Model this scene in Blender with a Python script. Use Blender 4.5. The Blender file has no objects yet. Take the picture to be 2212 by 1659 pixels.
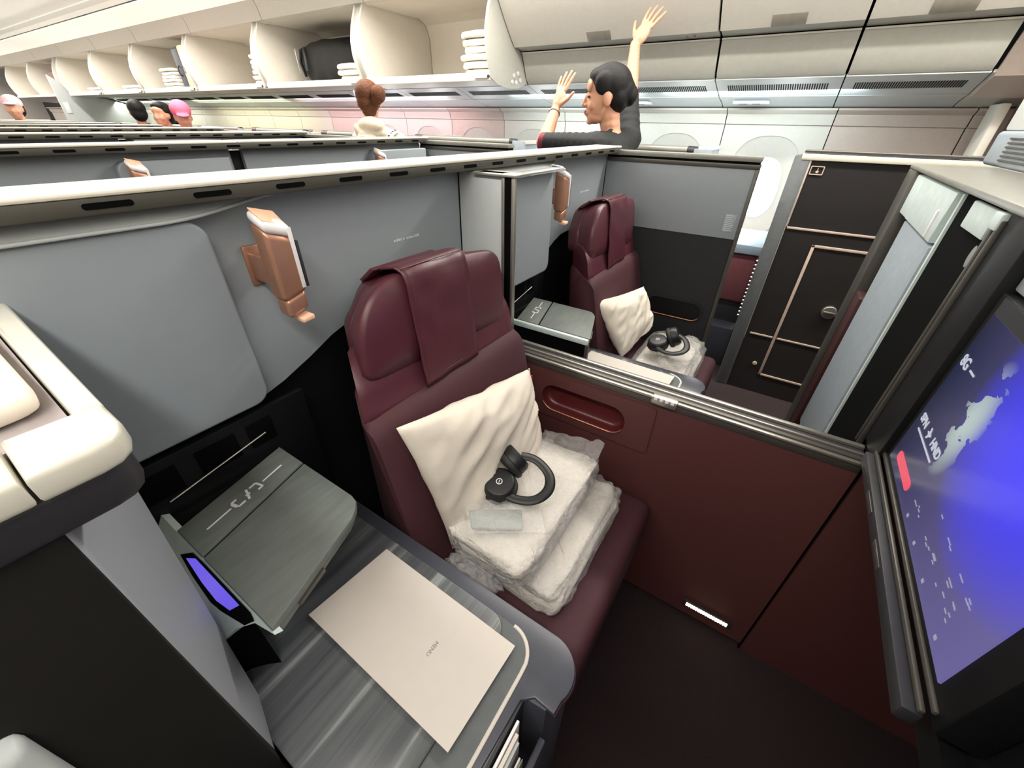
import bpy, bmesh, math, random
from mathutils import Vector, Matrix, noise
random.seed(7)
SC = bpy.context.scene
COL = SC.collection
# ------------------------------------------------------------------ camera
FPX, YAW, PITCH, ROLL = 857.9, -0.56853, 0.58250, -0.02059
fw = Vector((math.sin(YAW) * math.cos(PITCH), math.cos(YAW) * math.cos(PITCH), -math.sin(PITCH)))
rt = Vector((math.cos(YAW), -math.sin(YAW), 0)); dn = fw.cross(rt)
r2 = math.cos(ROLL) * rt + math.sin(ROLL) * dn
d2 = -math.sin(ROLL) * rt + math.cos(ROLL) * dn
cam = bpy.data.objects.new('camera', bpy.data.cameras.new('camera'))
COL.objects.link(cam)
cam.data.sensor_width = 36.0
cam.data.lens = FPX / 2212 * 36.0
cam.data.clip_start = 0.02
cam.matrix_world = Matrix(((r2.x, -d2.x, -fw.x, 0), (r2.y, -d2.y, -fw.y, 0), (r2.z, -d2.z, -fw.z, 1.42), (0, 0, 0, 1)))
SC.camera = cam
# ------------------------------------------------------------------ world, exposure
w = bpy.data.worlds.new('world'); SC.world = w; w.use_nodes = True
w.node_tree.nodes['Background'].inputs[0].default_value = (0.9, 0.95, 1.0, 1)
w.node_tree.nodes['Background'].inputs[1].default_value = 0.25
SC.view_settings.view_transform = 'Standard'
SC.view_settings.look = 'None'
SC.view_settings.gamma = 1.0
SC.view_settings.use_curve_mapping = False
SC.view_settings.exposure = 0.28
# ------------------------------------------------------------------ cabin lights (cove tubes and bin wash lights)
def area(name, loc, size, power, color, direction):
    l = bpy.data.lights.new(name, 'AREA'); l.shape = 'RECTANGLE'; l.size, l.size_y = size
    l.energy = power; l.color = color
    o = bpy.data.objects.new(name, l); COL.objects.link(o); o.location = loc
    o.rotation_euler = Vector(direction).to_track_quat('-Z', 'Y').to_euler()
    return o
WARM = (1.0, 0.955, 0.885); COOL = (0.80, 0.97, 1.0)
# ceiling cove lights along both aisles (size is x-length after tracking, so they are turned below)
for i, x in enumerate((-14.6, -11.4, -8.2, -4.9, -1.7, 1.3)):
    for y, d, pw in ((2.24, (0, -0.35, -1), 50), (-0.38, (0, 0.35, -1), 27)):
        o = area('cove_light', (x, y, 2.245), (3.1, 0.14), pw, WARM, d)
        o.rotation_euler = (math.atan2(-d[1], 1) * -1, 0, 0)
# wash lights below the window bins, aimed at the sidewall
for x in (-9.0, -6.3, -3.9, -1.6, -0.4):
    L = 2.2 if x < -2 else 1.05
    o = area('bin_wash_light', (x, 3.17, 1.585), (L, 0.03), 9.0 * L / 2.2, COOL if x > -3 else {-3.9: (1.0, 0.74, 0.84), -6.3: (1.0, 1.0, 0.72), -9.0: (0.95, 1.0, 0.86)}[x], (0, 0.6, -1))
    o.rotation_euler = (0.55, 0, 0)

# ------------------------------------------------------------------ materials
def lin(c):
    c = c / 255.0
    return c / 12.92 if c <= 0.04045 else ((c + 0.055) / 1.055) ** 2.4
def rgb(r, g, b): return (lin(r), lin(g), lin(b), 1)
MATS = {}
def mat(name, color, rough=0.5, metal=0.0, var=0.06, scale=40, bump=0.0, bscale=200, emit=None, estr=0, alpha=1, trans=0, coat=0, spec=0.5, stretch=None, sheen=0):
    m = bpy.data.materials.new(name); m.use_nodes = True
    nt = m.node_tree; b = nt.nodes['Principled BSDF']
    b.inputs['Roughness'].default_value = rough; b.inputs['Metallic'].default_value = metal
    b.inputs['Specular IOR Level'].default_value = spec
    b.inputs['Coat Weight'].default_value = coat
    if sheen: b.inputs['Sheen Weight'].default_value = sheen
    tc = nt.nodes.new('ShaderNodeTexCoord'); mp = nt.nodes.new('ShaderNodeMapping')
    if stretch: mp.inputs['Scale'].default_value = stretch
    nt.links.new(tc.outputs['Object'], mp.inputs[0])
    n = nt.nodes.new('ShaderNodeTexNoise'); n.inputs['Scale'].default_value = scale; n.inputs['Detail'].default_value = 3
    nt.links.new(mp.outputs[0], n.inputs['Vector'])
    rp = nt.nodes.new('ShaderNodeValToRGB')
    c = Vector(color[:3])
    rp.color_ramp.elements[0].position = 0.3; rp.color_ramp.elements[1].position = 0.7
    rp.color_ramp.elements[0].color = (*(c * (1 - var)), 1); rp.color_ramp.elements[1].color = (*[min(1, q) for q in c * (1 + var)], 1)
    nt.links.new(n.outputs['Fac'], rp.inputs[0]); nt.links.new(rp.outputs[0], b.inputs['Base Color'])
    if bump:
        n2 = nt.nodes.new('ShaderNodeTexNoise'); n2.inputs['Scale'].default_value = bscale; n2.inputs['Detail'].default_value = 4
        nt.links.new(mp.outputs[0], n2.inputs['Vector'])
        bp = nt.nodes.new('ShaderNodeBump'); bp.inputs['Strength'].default_value = bump; bp.inputs['Distance'].default_value = 0.004
        nt.links.new(n2.outputs['Fac'], bp.inputs['Height']); nt.links.new(bp.outputs[0], b.inputs['Normal'])
    if emit: b.inputs['Emission Color'].default_value = (*emit[:3], 1); b.inputs['Emission Strength'].default_value = estr
    if alpha < 1: b.inputs['Alpha'].default_value = alpha
    if trans: b.inputs['Transmission Weight'].default_value = trans
    MATS[name] = m
    return m
M = {}
M['shell'] = mat('grey_shell_plastic', rgb(147, 155, 161), 0.42, var=0.012, bump=0.03, bscale=900)
M['shell_light'] = mat('pale_grey_plastic', rgb(190, 195, 195), 0.4, var=0.015, bump=0.03, bscale=900)
M['shell_side'] = mat('side_grey_plastic', rgb(150, 154, 162), 0.5, var=0.012)
M['rail'] = mat('rail_grey_metal', rgb(150, 150, 142), 0.35, 0.35)
M['slot_rail'] = mat('slot_rail_olive', rgb(66, 64, 56), 0.5, 0.0, var=0.02)
M['cap'] = mat('cream_cap_laminate', rgb(216, 211, 196), 0.45, var=0.03)
M['ledge'] = mat('ledge_off_white', rgb(214, 211, 198), 0.3, var=0.02, coat=0.3)
M['black'] = mat('black_plastic', rgb(15, 16, 18), 0.5, var=0.08, bump=0.06, bscale=1200, spec=0.3)
M['dark'] = mat('dark_charcoal', rgb(44, 44, 48), 0.5, var=0.1)
M['slit'] = mat('vent_slit_grey', rgb(52, 53, 50), 0.8, spec=0.1)
M['charcoal'] = mat('charcoal_fabric_panel', rgb(44, 45, 48), 0.7, var=0.06, bump=0.1, bscale=1200, spec=0.3)
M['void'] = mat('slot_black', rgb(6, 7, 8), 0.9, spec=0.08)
M['leather'] = mat('burgundy_leather', rgb(80, 37, 47), 0.38, var=0.05, scale=12, bump=0.12, bscale=700)
M['fabric'] = mat('burgundy_fabric', rgb(70, 33, 41), 0.7, var=0.08, scale=300, bump=0.2, bscale=1500)
M['panel_red'] = mat('burgundy_panel', rgb(88, 50, 49), 0.5, var=0.02, bump=0.05, bscale=900)
M['dish_red'] = mat('deep_red_recess', rgb(84, 30, 32), 0.3)
M['copper'] = mat('copper_metal', rgb(192, 144, 120), 0.36, 0.6, bump=0.05, bscale=1500)
M['copper_lip'] = mat('copper_lip', rgb(205, 140, 115), 0.3, 0.8)
M['peach'] = mat('peach_cap', rgb(250, 196, 165), 0.5)
M['white'] = mat('white_plastic', rgb(232, 230, 232), 0.4, var=0.02)
M['silver'] = mat('brushed_silver', rgb(178, 174, 165), 0.3, 0.8, stretch=(1, 40, 40))
M['silver_dark'] = mat('dark_anodised_metal', rgb(92, 89, 84), 0.4, 0.55)
M['bin'] = mat('bin_cream', rgb(222, 217, 207), 0.5, var=0.02)
M['bin_in'] = mat('bin_interior_cream', rgb(222, 216, 205), 0.55, var=0.03, scale=6)
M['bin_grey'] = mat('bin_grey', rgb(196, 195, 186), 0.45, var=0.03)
M['latch'] = mat('latch_grey', rgb(150, 144, 132), 0.4)
M['cove'] = mat('cove_light_panel', rgb(250, 246, 234), 0.5, var=0.02, emit=(1.0, 0.95, 0.84), estr=0.5)
M['ceil'] = mat('ceiling_white_glow', rgb(240, 236, 224), 0.55, var=0.02, emit=(1.0, 0.95, 0.86), estr=0.26)  # faint glow of the panels stands in for cove light thrown upward
M['side'] = mat('sidewall_grey', rgb(205, 198, 189), 0.5, var=0.02)
M['side_warm'] = mat('sidewall_warm', rgb(198, 182, 172), 0.5, var=0.03)
M['carpet'] = mat('carpet_burgundy', rgb(48, 34, 37), 0.95, var=0.35, scale=260, bump=0.6, bscale=500)
M['cotton'] = mat('white_cotton', rgb(226, 217, 203), 0.8, var=0.015, bump=0.12, bscale=120)
M['quilt'] = mat('white_quilt', rgb(220, 213, 203), 0.85, var=0.05, scale=60, bump=0.8, bscale=150)
M['towel'] = mat('bin_quilt', rgb(240, 236, 226), 0.85, var=0.05, scale=30, bump=0.6, bscale=60)
M['paper'] = mat('cream_paper', rgb(208, 200, 192), 0.7, var=0.012)
M['hp'] = mat('headphone_black', rgb(22, 22, 23), 0.45)
M['hp_pad'] = mat('headphone_pad', rgb(28, 28, 29), 0.6, bump=0.2, bscale=300)
M['console'] = mat('console_slate', rgb(66, 68, 78), 0.35, var=0.06)
M['mat_grey'] = mat('console_mat', rgb(98, 102, 104), 0.7, bump=0.4, bscale=900)
M['mat_light'] = mat('pouch_grey', rgb(150, 156, 153), 0.6, var=0.04, bump=0.3, bscale=200)
M['lid'] = mat('slate_green_lid', rgb(104, 110, 106), 0.5, var=0.12, scale=14, stretch=(6, 1, 1))
M['gold'] = mat('champagne_trim', rgb(214, 192, 176), 0.45, 0.25)
M['ward'] = mat('wardrobe_brown_black', rgb(38, 35, 35), 0.6, var=0.05, bump=0.06, bscale=1200, spec=0.3)
M['end_dark'] = mat('wall_end_black', rgb(26, 25, 23), 0.6, var=0.05, spec=0.25)
M['post_grey'] = mat('post_grey_metal', rgb(112, 116, 118), 0.4, 0.3)
M['burgundy_lit'] = mat('window_lit_upholstery', rgb(128, 72, 78), 0.7, var=0.06)  # burgundy lightened: the window's light on the cushion is painted into its colour
M['scr_dim'] = mat('screen_faint_marks', (0.01, 0.01, 0.01, 1), 0.4, emit=(0.62, 0.64, 0.82), estr=0.42)
M['skin'] = mat('skin', rgb(206, 150, 122), 0.55, var=0.04, scale=20)
M['hair'] = mat('black_hair', rgb(16, 14, 15), 0.55, var=0.3, scale=90, bump=0.5, bscale=160, stretch=(1, 1, 6), spec=0.25)
M['hair_brown'] = mat('brown_hair', rgb(98, 60, 40), 0.65, var=0.4, scale=60, bump=0.8, bscale=140, spec=0.2, stretch=(1, 1, 4))
M['uniform'] = mat('black_uniform', rgb(27, 29, 31), 0.8, var=0.1, bump=0.3, bscale=300)
M['maroon'] = mat('maroon_trim', rgb(122, 30, 48), 0.7)
M['hoodie'] = mat('beige_hoodie', rgb(224, 210, 188), 0.9, var=0.05, bump=0.4, bscale=400)
M['lips'] = mat('lips', rgb(176, 84, 80), 0.4)
M['eye'] = mat('eye_dark', rgb(40, 28, 24), 0.3)
M['pink'] = mat('pink_cloth', rgb(236, 110, 140), 0.8)
M['pink_pale'] = mat('pale_pink_cloth', rgb(228, 190, 196), 0.8)
M['bag_black'] = mat('black_nylon', rgb(16, 17, 17), 0.7, var=0.2, bump=0.5, bscale=150)
M['case_tan'] = mat('tan_case', rgb(232, 200, 160), 0.5)
M['case_slate'] = mat('slate_case', rgb(70, 74, 84), 0.5)
M['brown_box'] = mat('brown_leather', rgb(110, 74, 60), 0.6)
M['door'] = mat('window_suite_grey', rgb(165, 170, 174), 0.45)
M['red_edge'] = mat('dark_red_edge', rgb(62, 32, 30), 0.45)
M['blue_grey'] = mat('blue_grey_panel', rgb(150, 160, 168), 0.45)
M['mint'] = mat('pale_mint_plastic', rgb(200, 214, 212), 0.45)
M['ink'] = mat('grey_ink', rgb(140, 134, 130), 0.8)
M['mark'] = mat('white_print', rgb(205, 212, 214), 0.6)
M['tag'] = mat('red_tag', rgb(176, 30, 40), 0.7)
M['led'] = mat('warm_led', rgb(255, 236, 200), 0.5, emit=(1, 0.88, 0.66), estr=6)
M['pane'] = mat('daylight_pane', rgb(250, 250, 250), 0.3, emit=(0.96, 0.98, 1.0), estr=9.0)
M['mono'] = mat('monument_white', rgb(206, 208, 204), 0.45, var=0.02)
M['blue_strip'] = mat('light_blue_strip', rgb(168, 186, 200), 0.5)
M['tray_mauve'] = mat('mauve_tray', rgb(160, 150, 150), 0.6, var=0.1)

def wrap_mat():
    m = mat('clear_crinkled_plastic', (0.88, 0.87, 0.85, 1), 0.10, alpha=0.26, bump=1.0, bscale=75, spec=1.0)
    m.node_tree.nodes['Bump'].inputs['Distance'].default_value = 0.012
    return m
M['wrap'] = wrap_mat()
def marble():
    m = bpy.data.materials.new('streaked_slate_table'); m.use_nodes = True; nt = m.node_tree; b = nt.nodes['Principled BSDF']
    b.inputs['Roughness'].default_value = 0.3
    tc = nt.nodes.new('ShaderNodeTexCoord'); mp = nt.nodes.new('ShaderNodeMapping'); mp.inputs['Scale'].default_value = (46, 1.6, 1)
    nt.links.new(tc.outputs['Object'], mp.inputs[0])
    n = nt.nodes.new('ShaderNodeTexNoise'); n.inputs['Scale'].default_value = 1.0; n.inputs['Detail'].default_value = 5; n.inputs['Roughness'].default_value = 0.6
    nt.links.new(mp.outputs[0], n.inputs['Vector'])
    rp = nt.nodes.new('ShaderNodeValToRGB'); e = rp.color_ramp.elements
    e[0].position = 0.38; e[0].color = rgb(74, 77, 82); e[1].position = 0.76; e[1].color = rgb(170, 173, 174)
    q = rp.color_ramp.elements.new(0.60); q.color = rgb(98, 102, 104)
    nt.links.new(n.outputs['Fac'], rp.inputs[0]); nt.links.new(rp.outputs[0], b.inputs['Base Color'])
    return m
M['marble'] = marble()
def screen_mat():
    # moving-map picture: navy night at the top left, a pale cloud bank, saturated blue towards the right
    m = bpy.data.materials.new('seat_screen_picture'); m.use_nodes = True; nt = m.node_tree; b = nt.nodes['Principled BSDF']
    b.inputs['Base Color'].default_value = (0.004, 0.004, 0.006, 1); b.inputs['Roughness'].default_value = 0.25
    tc = nt.nodes.new('ShaderNodeTexCoord'); sp = nt.nodes.new('ShaderNodeSeparateXYZ'); nt.links.new(tc.outputs['Generated'], sp.inputs[0])
    def math_(op, a, c=None):
        k = nt.nodes.new('ShaderNodeMath'); k.operation = op
        for i, v in enumerate((a, c)):
            if v is None: continue
            if isinstance(v, (int, float)): k.inputs[i].default_value = v
            else: nt.links.new(v, k.inputs[i])
        return k.outputs[0]
    def blob(cy, cz, sy, sz):
        a = math_('DIVIDE', math_('SUBTRACT', sp.outputs[1], cy), sy); c = math_('DIVIDE', math_('SUBTRACT', sp.outputs[2], cz), sz)
        d = math_('ADD', math_('MULTIPLY', a, a), math_('MULTIPLY', c, c))
        k = math_('SUBTRACT', 1.0, d); kk = nt.nodes.new('ShaderNodeClamp'); nt.links.new(k, kk.inputs[0]); return kk.outputs[0]
    def mix(f, a, c):
        k = nt.nodes.new('ShaderNodeMix'); k.data_type = 'RGBA'; nt.links.new(f, k.inputs[0])
        for i, v in ((6, a), (7, c)):
            if isinstance(v, tuple): k.inputs[i].default_value = v
            else: nt.links.new(v, k.inputs[i])
        return k.outputs[2]
    inv = math_('SUBTRACT', 1.0, sp.outputs[1])
    base = mix(inv, rgb(26, 32, 56), rgb(98, 92, 142))
    c2 = mix(blob(0.30, 0.80, 0.46, 0.62), base, rgb(62, 58, 235))
    n = nt.nodes.new('ShaderNodeTexNoise'); n.inputs['Scale'].default_value = 7; n.inputs['Detail'].default_value = 5
    nt.links.new(tc.outputs['Generated'], n.inputs['Vector'])
    st = math_('GREATER_THAN', n.outputs['Fac'], 0.53)
    f = math_('MULTIPLY', blob(0.68, 0.60, 0.11, 0.34), st)
    c3 = mix(f, c2, rgb(168, 182, 180))
    em = nt.nodes.new('ShaderNodeMix')
    nt.links.new(c3, b.inputs['Emission Color']); b.inputs['Emission Strength'].default_value = 0.95
    return m
M['screen'] = screen_mat()
M['scr_text'] = mat('screen_text', (0.01, 0.01, 0.01, 1), 0.4, emit=(0.72, 0.75, 0.86), estr=0.6)
M['scr_red'] = mat('screen_red', (0.02, 0.01, 0.01, 1), 0.4, emit=(0.75, 0.08, 0.13), estr=0.9)
M['scr_blue'] = mat('handset_screen', (0.01, 0.01, 0.02, 1), 0.3, emit=(0.12, 0.08, 0.62), estr=1.0)

# ------------------------------------------------------------------ builders
ORG = {}
def link(o, parent=None):
    COL.objects.link(o)
    if parent is not None: o.parent = parent
    return o
def thing(name, label, cat, loc=(0, 0, 0), group=None, rotz=0):
    o = bpy.data.objects.new(name, None); o.empty_display_size = 0.05; link(o)
    o.location = loc; o.rotation_euler = (0, 0, rotz)
    o['label'] = label; o['category'] = cat
    if group: o['group'] = group
    ORG[o] = Vector(loc)
    return o
def tag(o, label, cat, group=None):
    o['label'] = label; o['category'] = cat
    if group: o['group'] = group
    return o
def struct(o):
    o['kind'] = 'structure'; return o
def from_bm(name, bm, m, parent=None, smooth=False, auto=None):
    bmesh.ops.recalc_face_normals(bm, faces=bm.faces)
    org = Vector((0, 0, 0))
    if parent is not None:
        org = ORG.get(parent, Vector((0, 0, 0)))
    else:
        # a lone mesh: origin at the middle of its underside
        if len(bm.verts):
            xs = [v.co for v in bm.verts]
            org = Vector(((min(v.x for v in xs) + max(v.x for v in xs)) / 2, (min(v.y for v in xs) + max(v.y for v in xs)) / 2, min(v.z for v in xs)))
    if org.length: bmesh.ops.translate(bm, verts=bm.verts, vec=-org)
    me = bpy.data.meshes.new(name); bm.to_mesh(me); bm.free()
    mm = m if isinstance(m, (list, tuple)) else [m]
    for q in mm: me.materials.append(M[q] if isinstance(q, str) else q)
    if smooth:
        me.polygons.foreach_set('use_smooth', [True] * len(me.polygons))
        if auto is not None: me.set_sharp_from_angle(angle=math.radians(auto))
    o = bpy.data.objects.new(name, me); link(o, parent)
    ORG[o] = org
    if parent is None: o.location = org
    return o
def bm_py(verts, faces):
    bm = bmesh.new(); vs = [bm.verts.new(v) for v in verts]
    for f in faces:
        try: bm.faces.new([vs[i] for i in f])
        except ValueError: pass
    return bm
def bevel(bm, r, seg=2):
    if r > 0:
        es = [e for e in bm.edges if len(e.link_faces) == 2 and e.calc_face_angle(0) > 0.6]
        bmesh.ops.bevel(bm, geom=es, offset=r, segments=seg, affect='EDGES', profile=0.5, clamp_overlap=True)
def bm_hexa(p, b=0, seg=2):
    # p: 8 corners, bottom ring then top ring
    bm = bm_py(p, [(0, 1, 2, 3), (4, 5, 6, 7), (0, 1, 5, 4), (1, 2, 6, 5), (2, 3, 7, 6), (3, 0, 4, 7)])
    bmesh.ops.recalc_face_normals(bm, faces=bm.faces); bevel(bm, b, seg); return bm
def bm_box(x0, x1, y0, y1, z0, z1, b=0, seg=2):
    return bm_hexa([(x0, y0, z0), (x1, y0, z0), (x1, y1, z0), (x0, y1, z0), (x0, y0, z1), (x1, y0, z1), (x1, y1, z1), (x0, y1, z1)], b, seg)
def box(name, x0, x1, y0, y1, z0, z1, m, parent=None, b=0, seg=2):
    return from_bm(name, bm_box(x0, x1, y0, y1, z0, z1, b, seg), m, parent, b > 0, 40)
def hexa(name, p, m, parent=None, b=0, seg=2):
    return from_bm(name, bm_hexa(p, b, seg), m, parent, b > 0, 40)
def at_axis(axis, a, u, v):
    return {'x': (a, u, v), 'y': (u, a, v), 'z': (u, v, a)}[axis]
def bm_prism(poly, axis, a0, a1, b=0, seg=2):
    n = len(poly)
    vs = [at_axis(axis, a0, *p) for p in poly] + [at_axis(axis, a1, *p) for p in poly]
    fs = [tuple(range(n)), tuple(range(n, 2 * n))] + [(i, (i + 1) % n, (i + 1) % n + n, i + n) for i in range(n)]
    bm = bm_py(vs, fs); bmesh.ops.recalc_face_normals(bm, faces=bm.faces)
    if b:
        es = [e for e in bm.edges if abs(at_axis(axis, 1, 0, 0)[0] * (e.verts[0].co.x - e.verts[1].co.x) + at_axis(axis, 1, 0, 0)[1] * (e.verts[0].co.y - e.verts[1].co.y) + at_axis(axis, 1, 0, 0)[2] * (e.verts[0].co.z - e.verts[1].co.z)) < 1e-6]
        bmesh.ops.bevel(bm, geom=es, offset=b, segments=seg, affect='EDGES', profile=0.5, clamp_overlap=True)
    return bm
def prism(name, poly, axis, a0, a1, m, parent=None, b=0, seg=2, smooth=True):
    return from_bm(name, bm_prism(poly, axis, a0, a1, b, seg), m, parent, smooth, 35)
def rrect(u0, u1, v0, v1, r, n=5):
    if not isinstance(r, (tuple, list)): r = (r,) * 4
    out = []
    for (cu, cv, a0, rr) in ((u1 - r[0], v1 - r[0], 0, r[0]), (u0 + r[1], v1 - r[1], 90, r[1]), (u0 + r[2], v0 + r[2], 180, r[2]), (u1 - r[3], v0 + r[3], 270, r[3])):
        for i in range(n + 1):
            a = math.radians(a0 + 90 * i / n); out.append((cu + rr * math.cos(a), cv + rr * math.sin(a)))
    return out
def ring_prism(name, outer, inner, axis, a0, a1, m, parent=None):
    n = len(outer)
    vs = [at_axis(axis, a, *p) for a in (a0, a1) for ring in (outer, inner) for p in ring]
    fs = []
    for i in range(n):
        j = (i + 1) % n
        fs += [(i, j, n + j, n + i), (2 * n + i, 2 * n + j, 3 * n + j, 3 * n + i), (i, j, 2 * n + j, 2 * n + i), (n + i, n + j, 3 * n + j, 3 * n + i)]
    return from_bm(name, bm_py(vs, fs), m, parent, True, 35)
def ring_of(u0, u1, v0, v1, inner):
    # project inner outline radially on the rectangle
    cu = sum(p[0] for p in inner) / len(inner); cv = sum(p[1] for p in inner) / len(inner)
    out = []
    for p in inner:
        du, dv = p[0] - cu, p[1] - cv; t = 1e9
        if du > 1e-9: t = min(t, (u1 - cu) / du)
        if du < -1e-9: t = min(t, (u0 - cu) / du)
        if dv > 1e-9: t = min(t, (v1 - cv) / dv)
        if dv < -1e-9: t = min(t, (v0 - cv) / dv)
        out.append((cu + du * t, cv + dv * t))
    for (a, c) in ((u0, v0), (u0, v1), (u1, v0), (u1, v1)):
        k = min(range(len(out)), key=lambda i: (out[i][0] - a) ** 2 + (out[i][1] - c) ** 2); out[k] = (a, c)
    return out
def bm_tube(pts, r, n=10, closed=False, flat=1.0, up=None):
    pts = [Vector(p) for p in pts]; k = len(pts); rs = r if isinstance(r, (list, tuple)) else [r] * k
    vs, fs = [], []; prev = None
    for i, p in enumerate(pts):
        a = pts[(i - 1) % k] if (closed or i > 0) else p; c = pts[(i + 1) % k] if (closed or i < k - 1) else p
        t = (c - a).normalized()
        ref = Vector(up) if up else (prev if prev is not None else (Vector((0, 0, 1)) if abs(t.z) < 0.9 else Vector((1, 0, 0))))
        s = t.cross(ref).normalized(); q = s.cross(t).normalized(); prev = q
        for j in range(n):
            an = 2 * math.pi * j / n; vs.append(p + (s * math.cos(an) + q * math.sin(an) * flat) * rs[i])
    rings = k if closed else k - 1
    for i in range(rings):
        for j in range(n):
            a, c = i * n, ((i + 1) % k) * n
            fs.append((a + j, a + (j + 1) % n, c + (j + 1) % n, c + j))
    if not closed: fs += [tuple(range(n)), tuple(range((k - 1) * n, k * n))]
    return bm_py(vs, fs)
def tube(name, pts, r, m, parent=None, n=10, closed=False, flat=1.0, up=None):
    return from_bm(name, bm_tube(pts, r, n, closed, flat, up), m, parent, True, 60)
def sweep(name, prof, x0, x1, m, parent=None, t=0.012, smooth=True):
    # a sheet with thickness: polyline in (y, z), thickened to the side away from the aisle (+normal), swept along x
    P = [Vector(p) for p in prof]; off = []
    for i, p in enumerate(P):
        a = P[max(i - 1, 0)]; c = P[min(i + 1, len(P) - 1)]; d = (c - a).normalized(); off.append(p + Vector((-d.y, d.x)) * t)
    poly = [tuple(p) for p in P] + [tuple(p) for p in reversed(off)]
    return prism(name, poly, 'x', x0, x1, m, parent, 0, 2, smooth)
def dup(root, off, label=None, group=None, rotz=None):
    r = root.copy(); COL.objects.link(r); r.location = root.location + Vector(off)
    if rotz is not None: r.rotation_euler.z += rotz
    if label: r['label'] = label
    if group: r['group'] = group
    def rec(a, b):
        for ch in list(a.children):
            c = ch.copy(); COL.objects.link(c); c.parent = b; rec(ch, c)
    rec(root, r)
    return r
def text(name, s, size, origin, xdir, ydir, m, parent=None, depth=0.0006, bold=0.0):
    cu = bpy.data.curves.new(name, 'FONT'); cu.body = s; cu.size = size; cu.extrude = depth; cu.offset = bold
    cu.align_x = 'CENTER'; cu.align_y = 'CENTER'
    o = bpy.data.objects.new(name, cu); COL.objects.link(o)
    dg = bpy.context.evaluated_depsgraph_get()
    me = bpy.data.meshes.new_from_object(o.evaluated_get(dg)); bpy.data.objects.remove(o); bpy.data.curves.remove(cu)
    X = Vector(xdir).normalized(); Yv = Vector(ydir).normalized(); Zv = X.cross(Yv)
    org = ORG.get(parent, Vector((0, 0, 0)))
    mx = Matrix(((X.x, Yv.x, Zv.x, origin[0] - org.x), (X.y, Yv.y, Zv.y, origin[1] - org.y), (X.z, Yv.z, Zv.z, origin[2] - org.z), (0, 0, 0, 1)))
    me.transform(mx); me.materials.clear(); me.materials.append(M[m])
    ob = bpy.data.objects.new(name, me); link(ob, parent); ORG[ob] = org
    return ob
def grid_sheet(name, fn, nu, nv, m, parent=None, closed_u=False, smooth=True):
    vs = [fn(i / (nu - (0 if closed_u else 1)), j / (nv - 1)) for j in range(nv) for i in range(nu)]
    fs = []
    for j in range(nv - 1):
        for i in range(nu if closed_u else nu - 1):
            k = (i + 1) % nu; fs.append((j * nu + i, j * nu + k, (j + 1) * nu + k, (j + 1) * nu + i))
    return from_bm(name, bm_py(vs, fs), m, parent, smooth)
# ================================================================== SETTING
XF, XB = 1.9, -16.0           # cabin ends (forward, aft)
YC = 0.93                     # aircraft centre line
PROW = [-0.78 - 1.165 * k for k in range(8)]     # front faces of the row partitions
fl = struct(box('floor', XB, XF, -1.8, 3.66, -0.05, 0.0, 'carpet'))
fl['label'] = 'dark burgundy carpeted cabin floor'
# --- sidewall with window panels
wl = bpy.data.objects.new('wall_left', None); link(wl); struct(wl); ORG[wl] = Vector((0, 0, 0)); wl['label'] = 'curved pale sidewall of the cabin with window panels'
SEAM0, SP = -0.566, 0.6166
def sellipse(cu, cv, a, b, p=2.6, n=40):
    out = []
    for i in range(n):
        t = 2 * math.pi * i / n; c, s = math.cos(t), math.sin(t)
        out.append((cu + a * math.copysign(abs(c) ** (2 / p), c), cv + b * math.copysign(abs(s) ** (2 / p), s)))
    return out
wn = 0
for k in range(-24, 4):
    x0, x1 = SEAM0 + SP * k + 0.003, SEAM0 + SP * (k + 1) - 0.003
    xc = (x0 + x1) / 2; win = -6 <= k <= 0
    mm = 'side_warm' if k in (1, 2, 3, -4, -7) else 'side'
    sweep('sidewall_panel', [(3.50, 1.525), (3.545, 1.50), (3.56, 1.44)], x0, x1, mm, wl, -0.012)
    if win:
        inner = sellipse(xc, 1.06, 0.225, 0.315)
        ring_prism('sidewall_panel', ring_of(x0, x1, 0.70, 1.44, inner), inner, 'y', 3.56, 3.575, mm, wl)
        wn += 1
        wnd = bpy.data.objects.new('window_%d' % wn, None); link(wnd); struct(wnd); wnd.location = (xc, 3.6, 1.06); ORG[wnd] = Vector((xc, 3.6, 1.06))
        wnd['label'] = 'oval cabin window in the sidewall'
        dish_o = sellipse(xc, 1.06, 0.226, 0.316); dish_i = sellipse(xc, 1.055, 0.135, 0.195)
        n = len(dish_o)
        vs = [(p[0], 3.565, p[1]) for p in dish_o] + [(p[0], 3.60, p[1]) for p in dish_i] + [(p[0], 3.63, p[1]) for p in dish_i]
        fs = [(i, (i + 1) % n, n + (i + 1) % n, n + i) for i in range(n)] + [(n + i, n + (i + 1) % n, 2 * n + (i + 1) % n, 2 * n + i) for i in range(n)]
        from_bm('window_surround', bm_py(vs, fs), 'side', wnd, True, 50)
        fr_o = sellipse(xc, 1.055, 0.136, 0.196); fr_i = sellipse(xc, 1.055, 0.122, 0.182)
        ring_prism('window_frame', fr_o, fr_i, 'y', 3.598, 3.625, 'white', wnd)
        prism('pane', fr_i, 'y', 3.612, 3.618, 'pane', wnd)
    else:
        box('sidewall_panel', x0, x1, 3.56, 3.575, 0.70, 1.44, mm, wl)
    sweep('sidewall_panel', [(3.56, 0.70), (3.55, 0.35), (3.47, 0.0)], x0, x1, mm, wl, -0.012)
box('backing', XB, XF, 3.632, 3.65, 0, 2.4, 'dark', wl)
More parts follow.
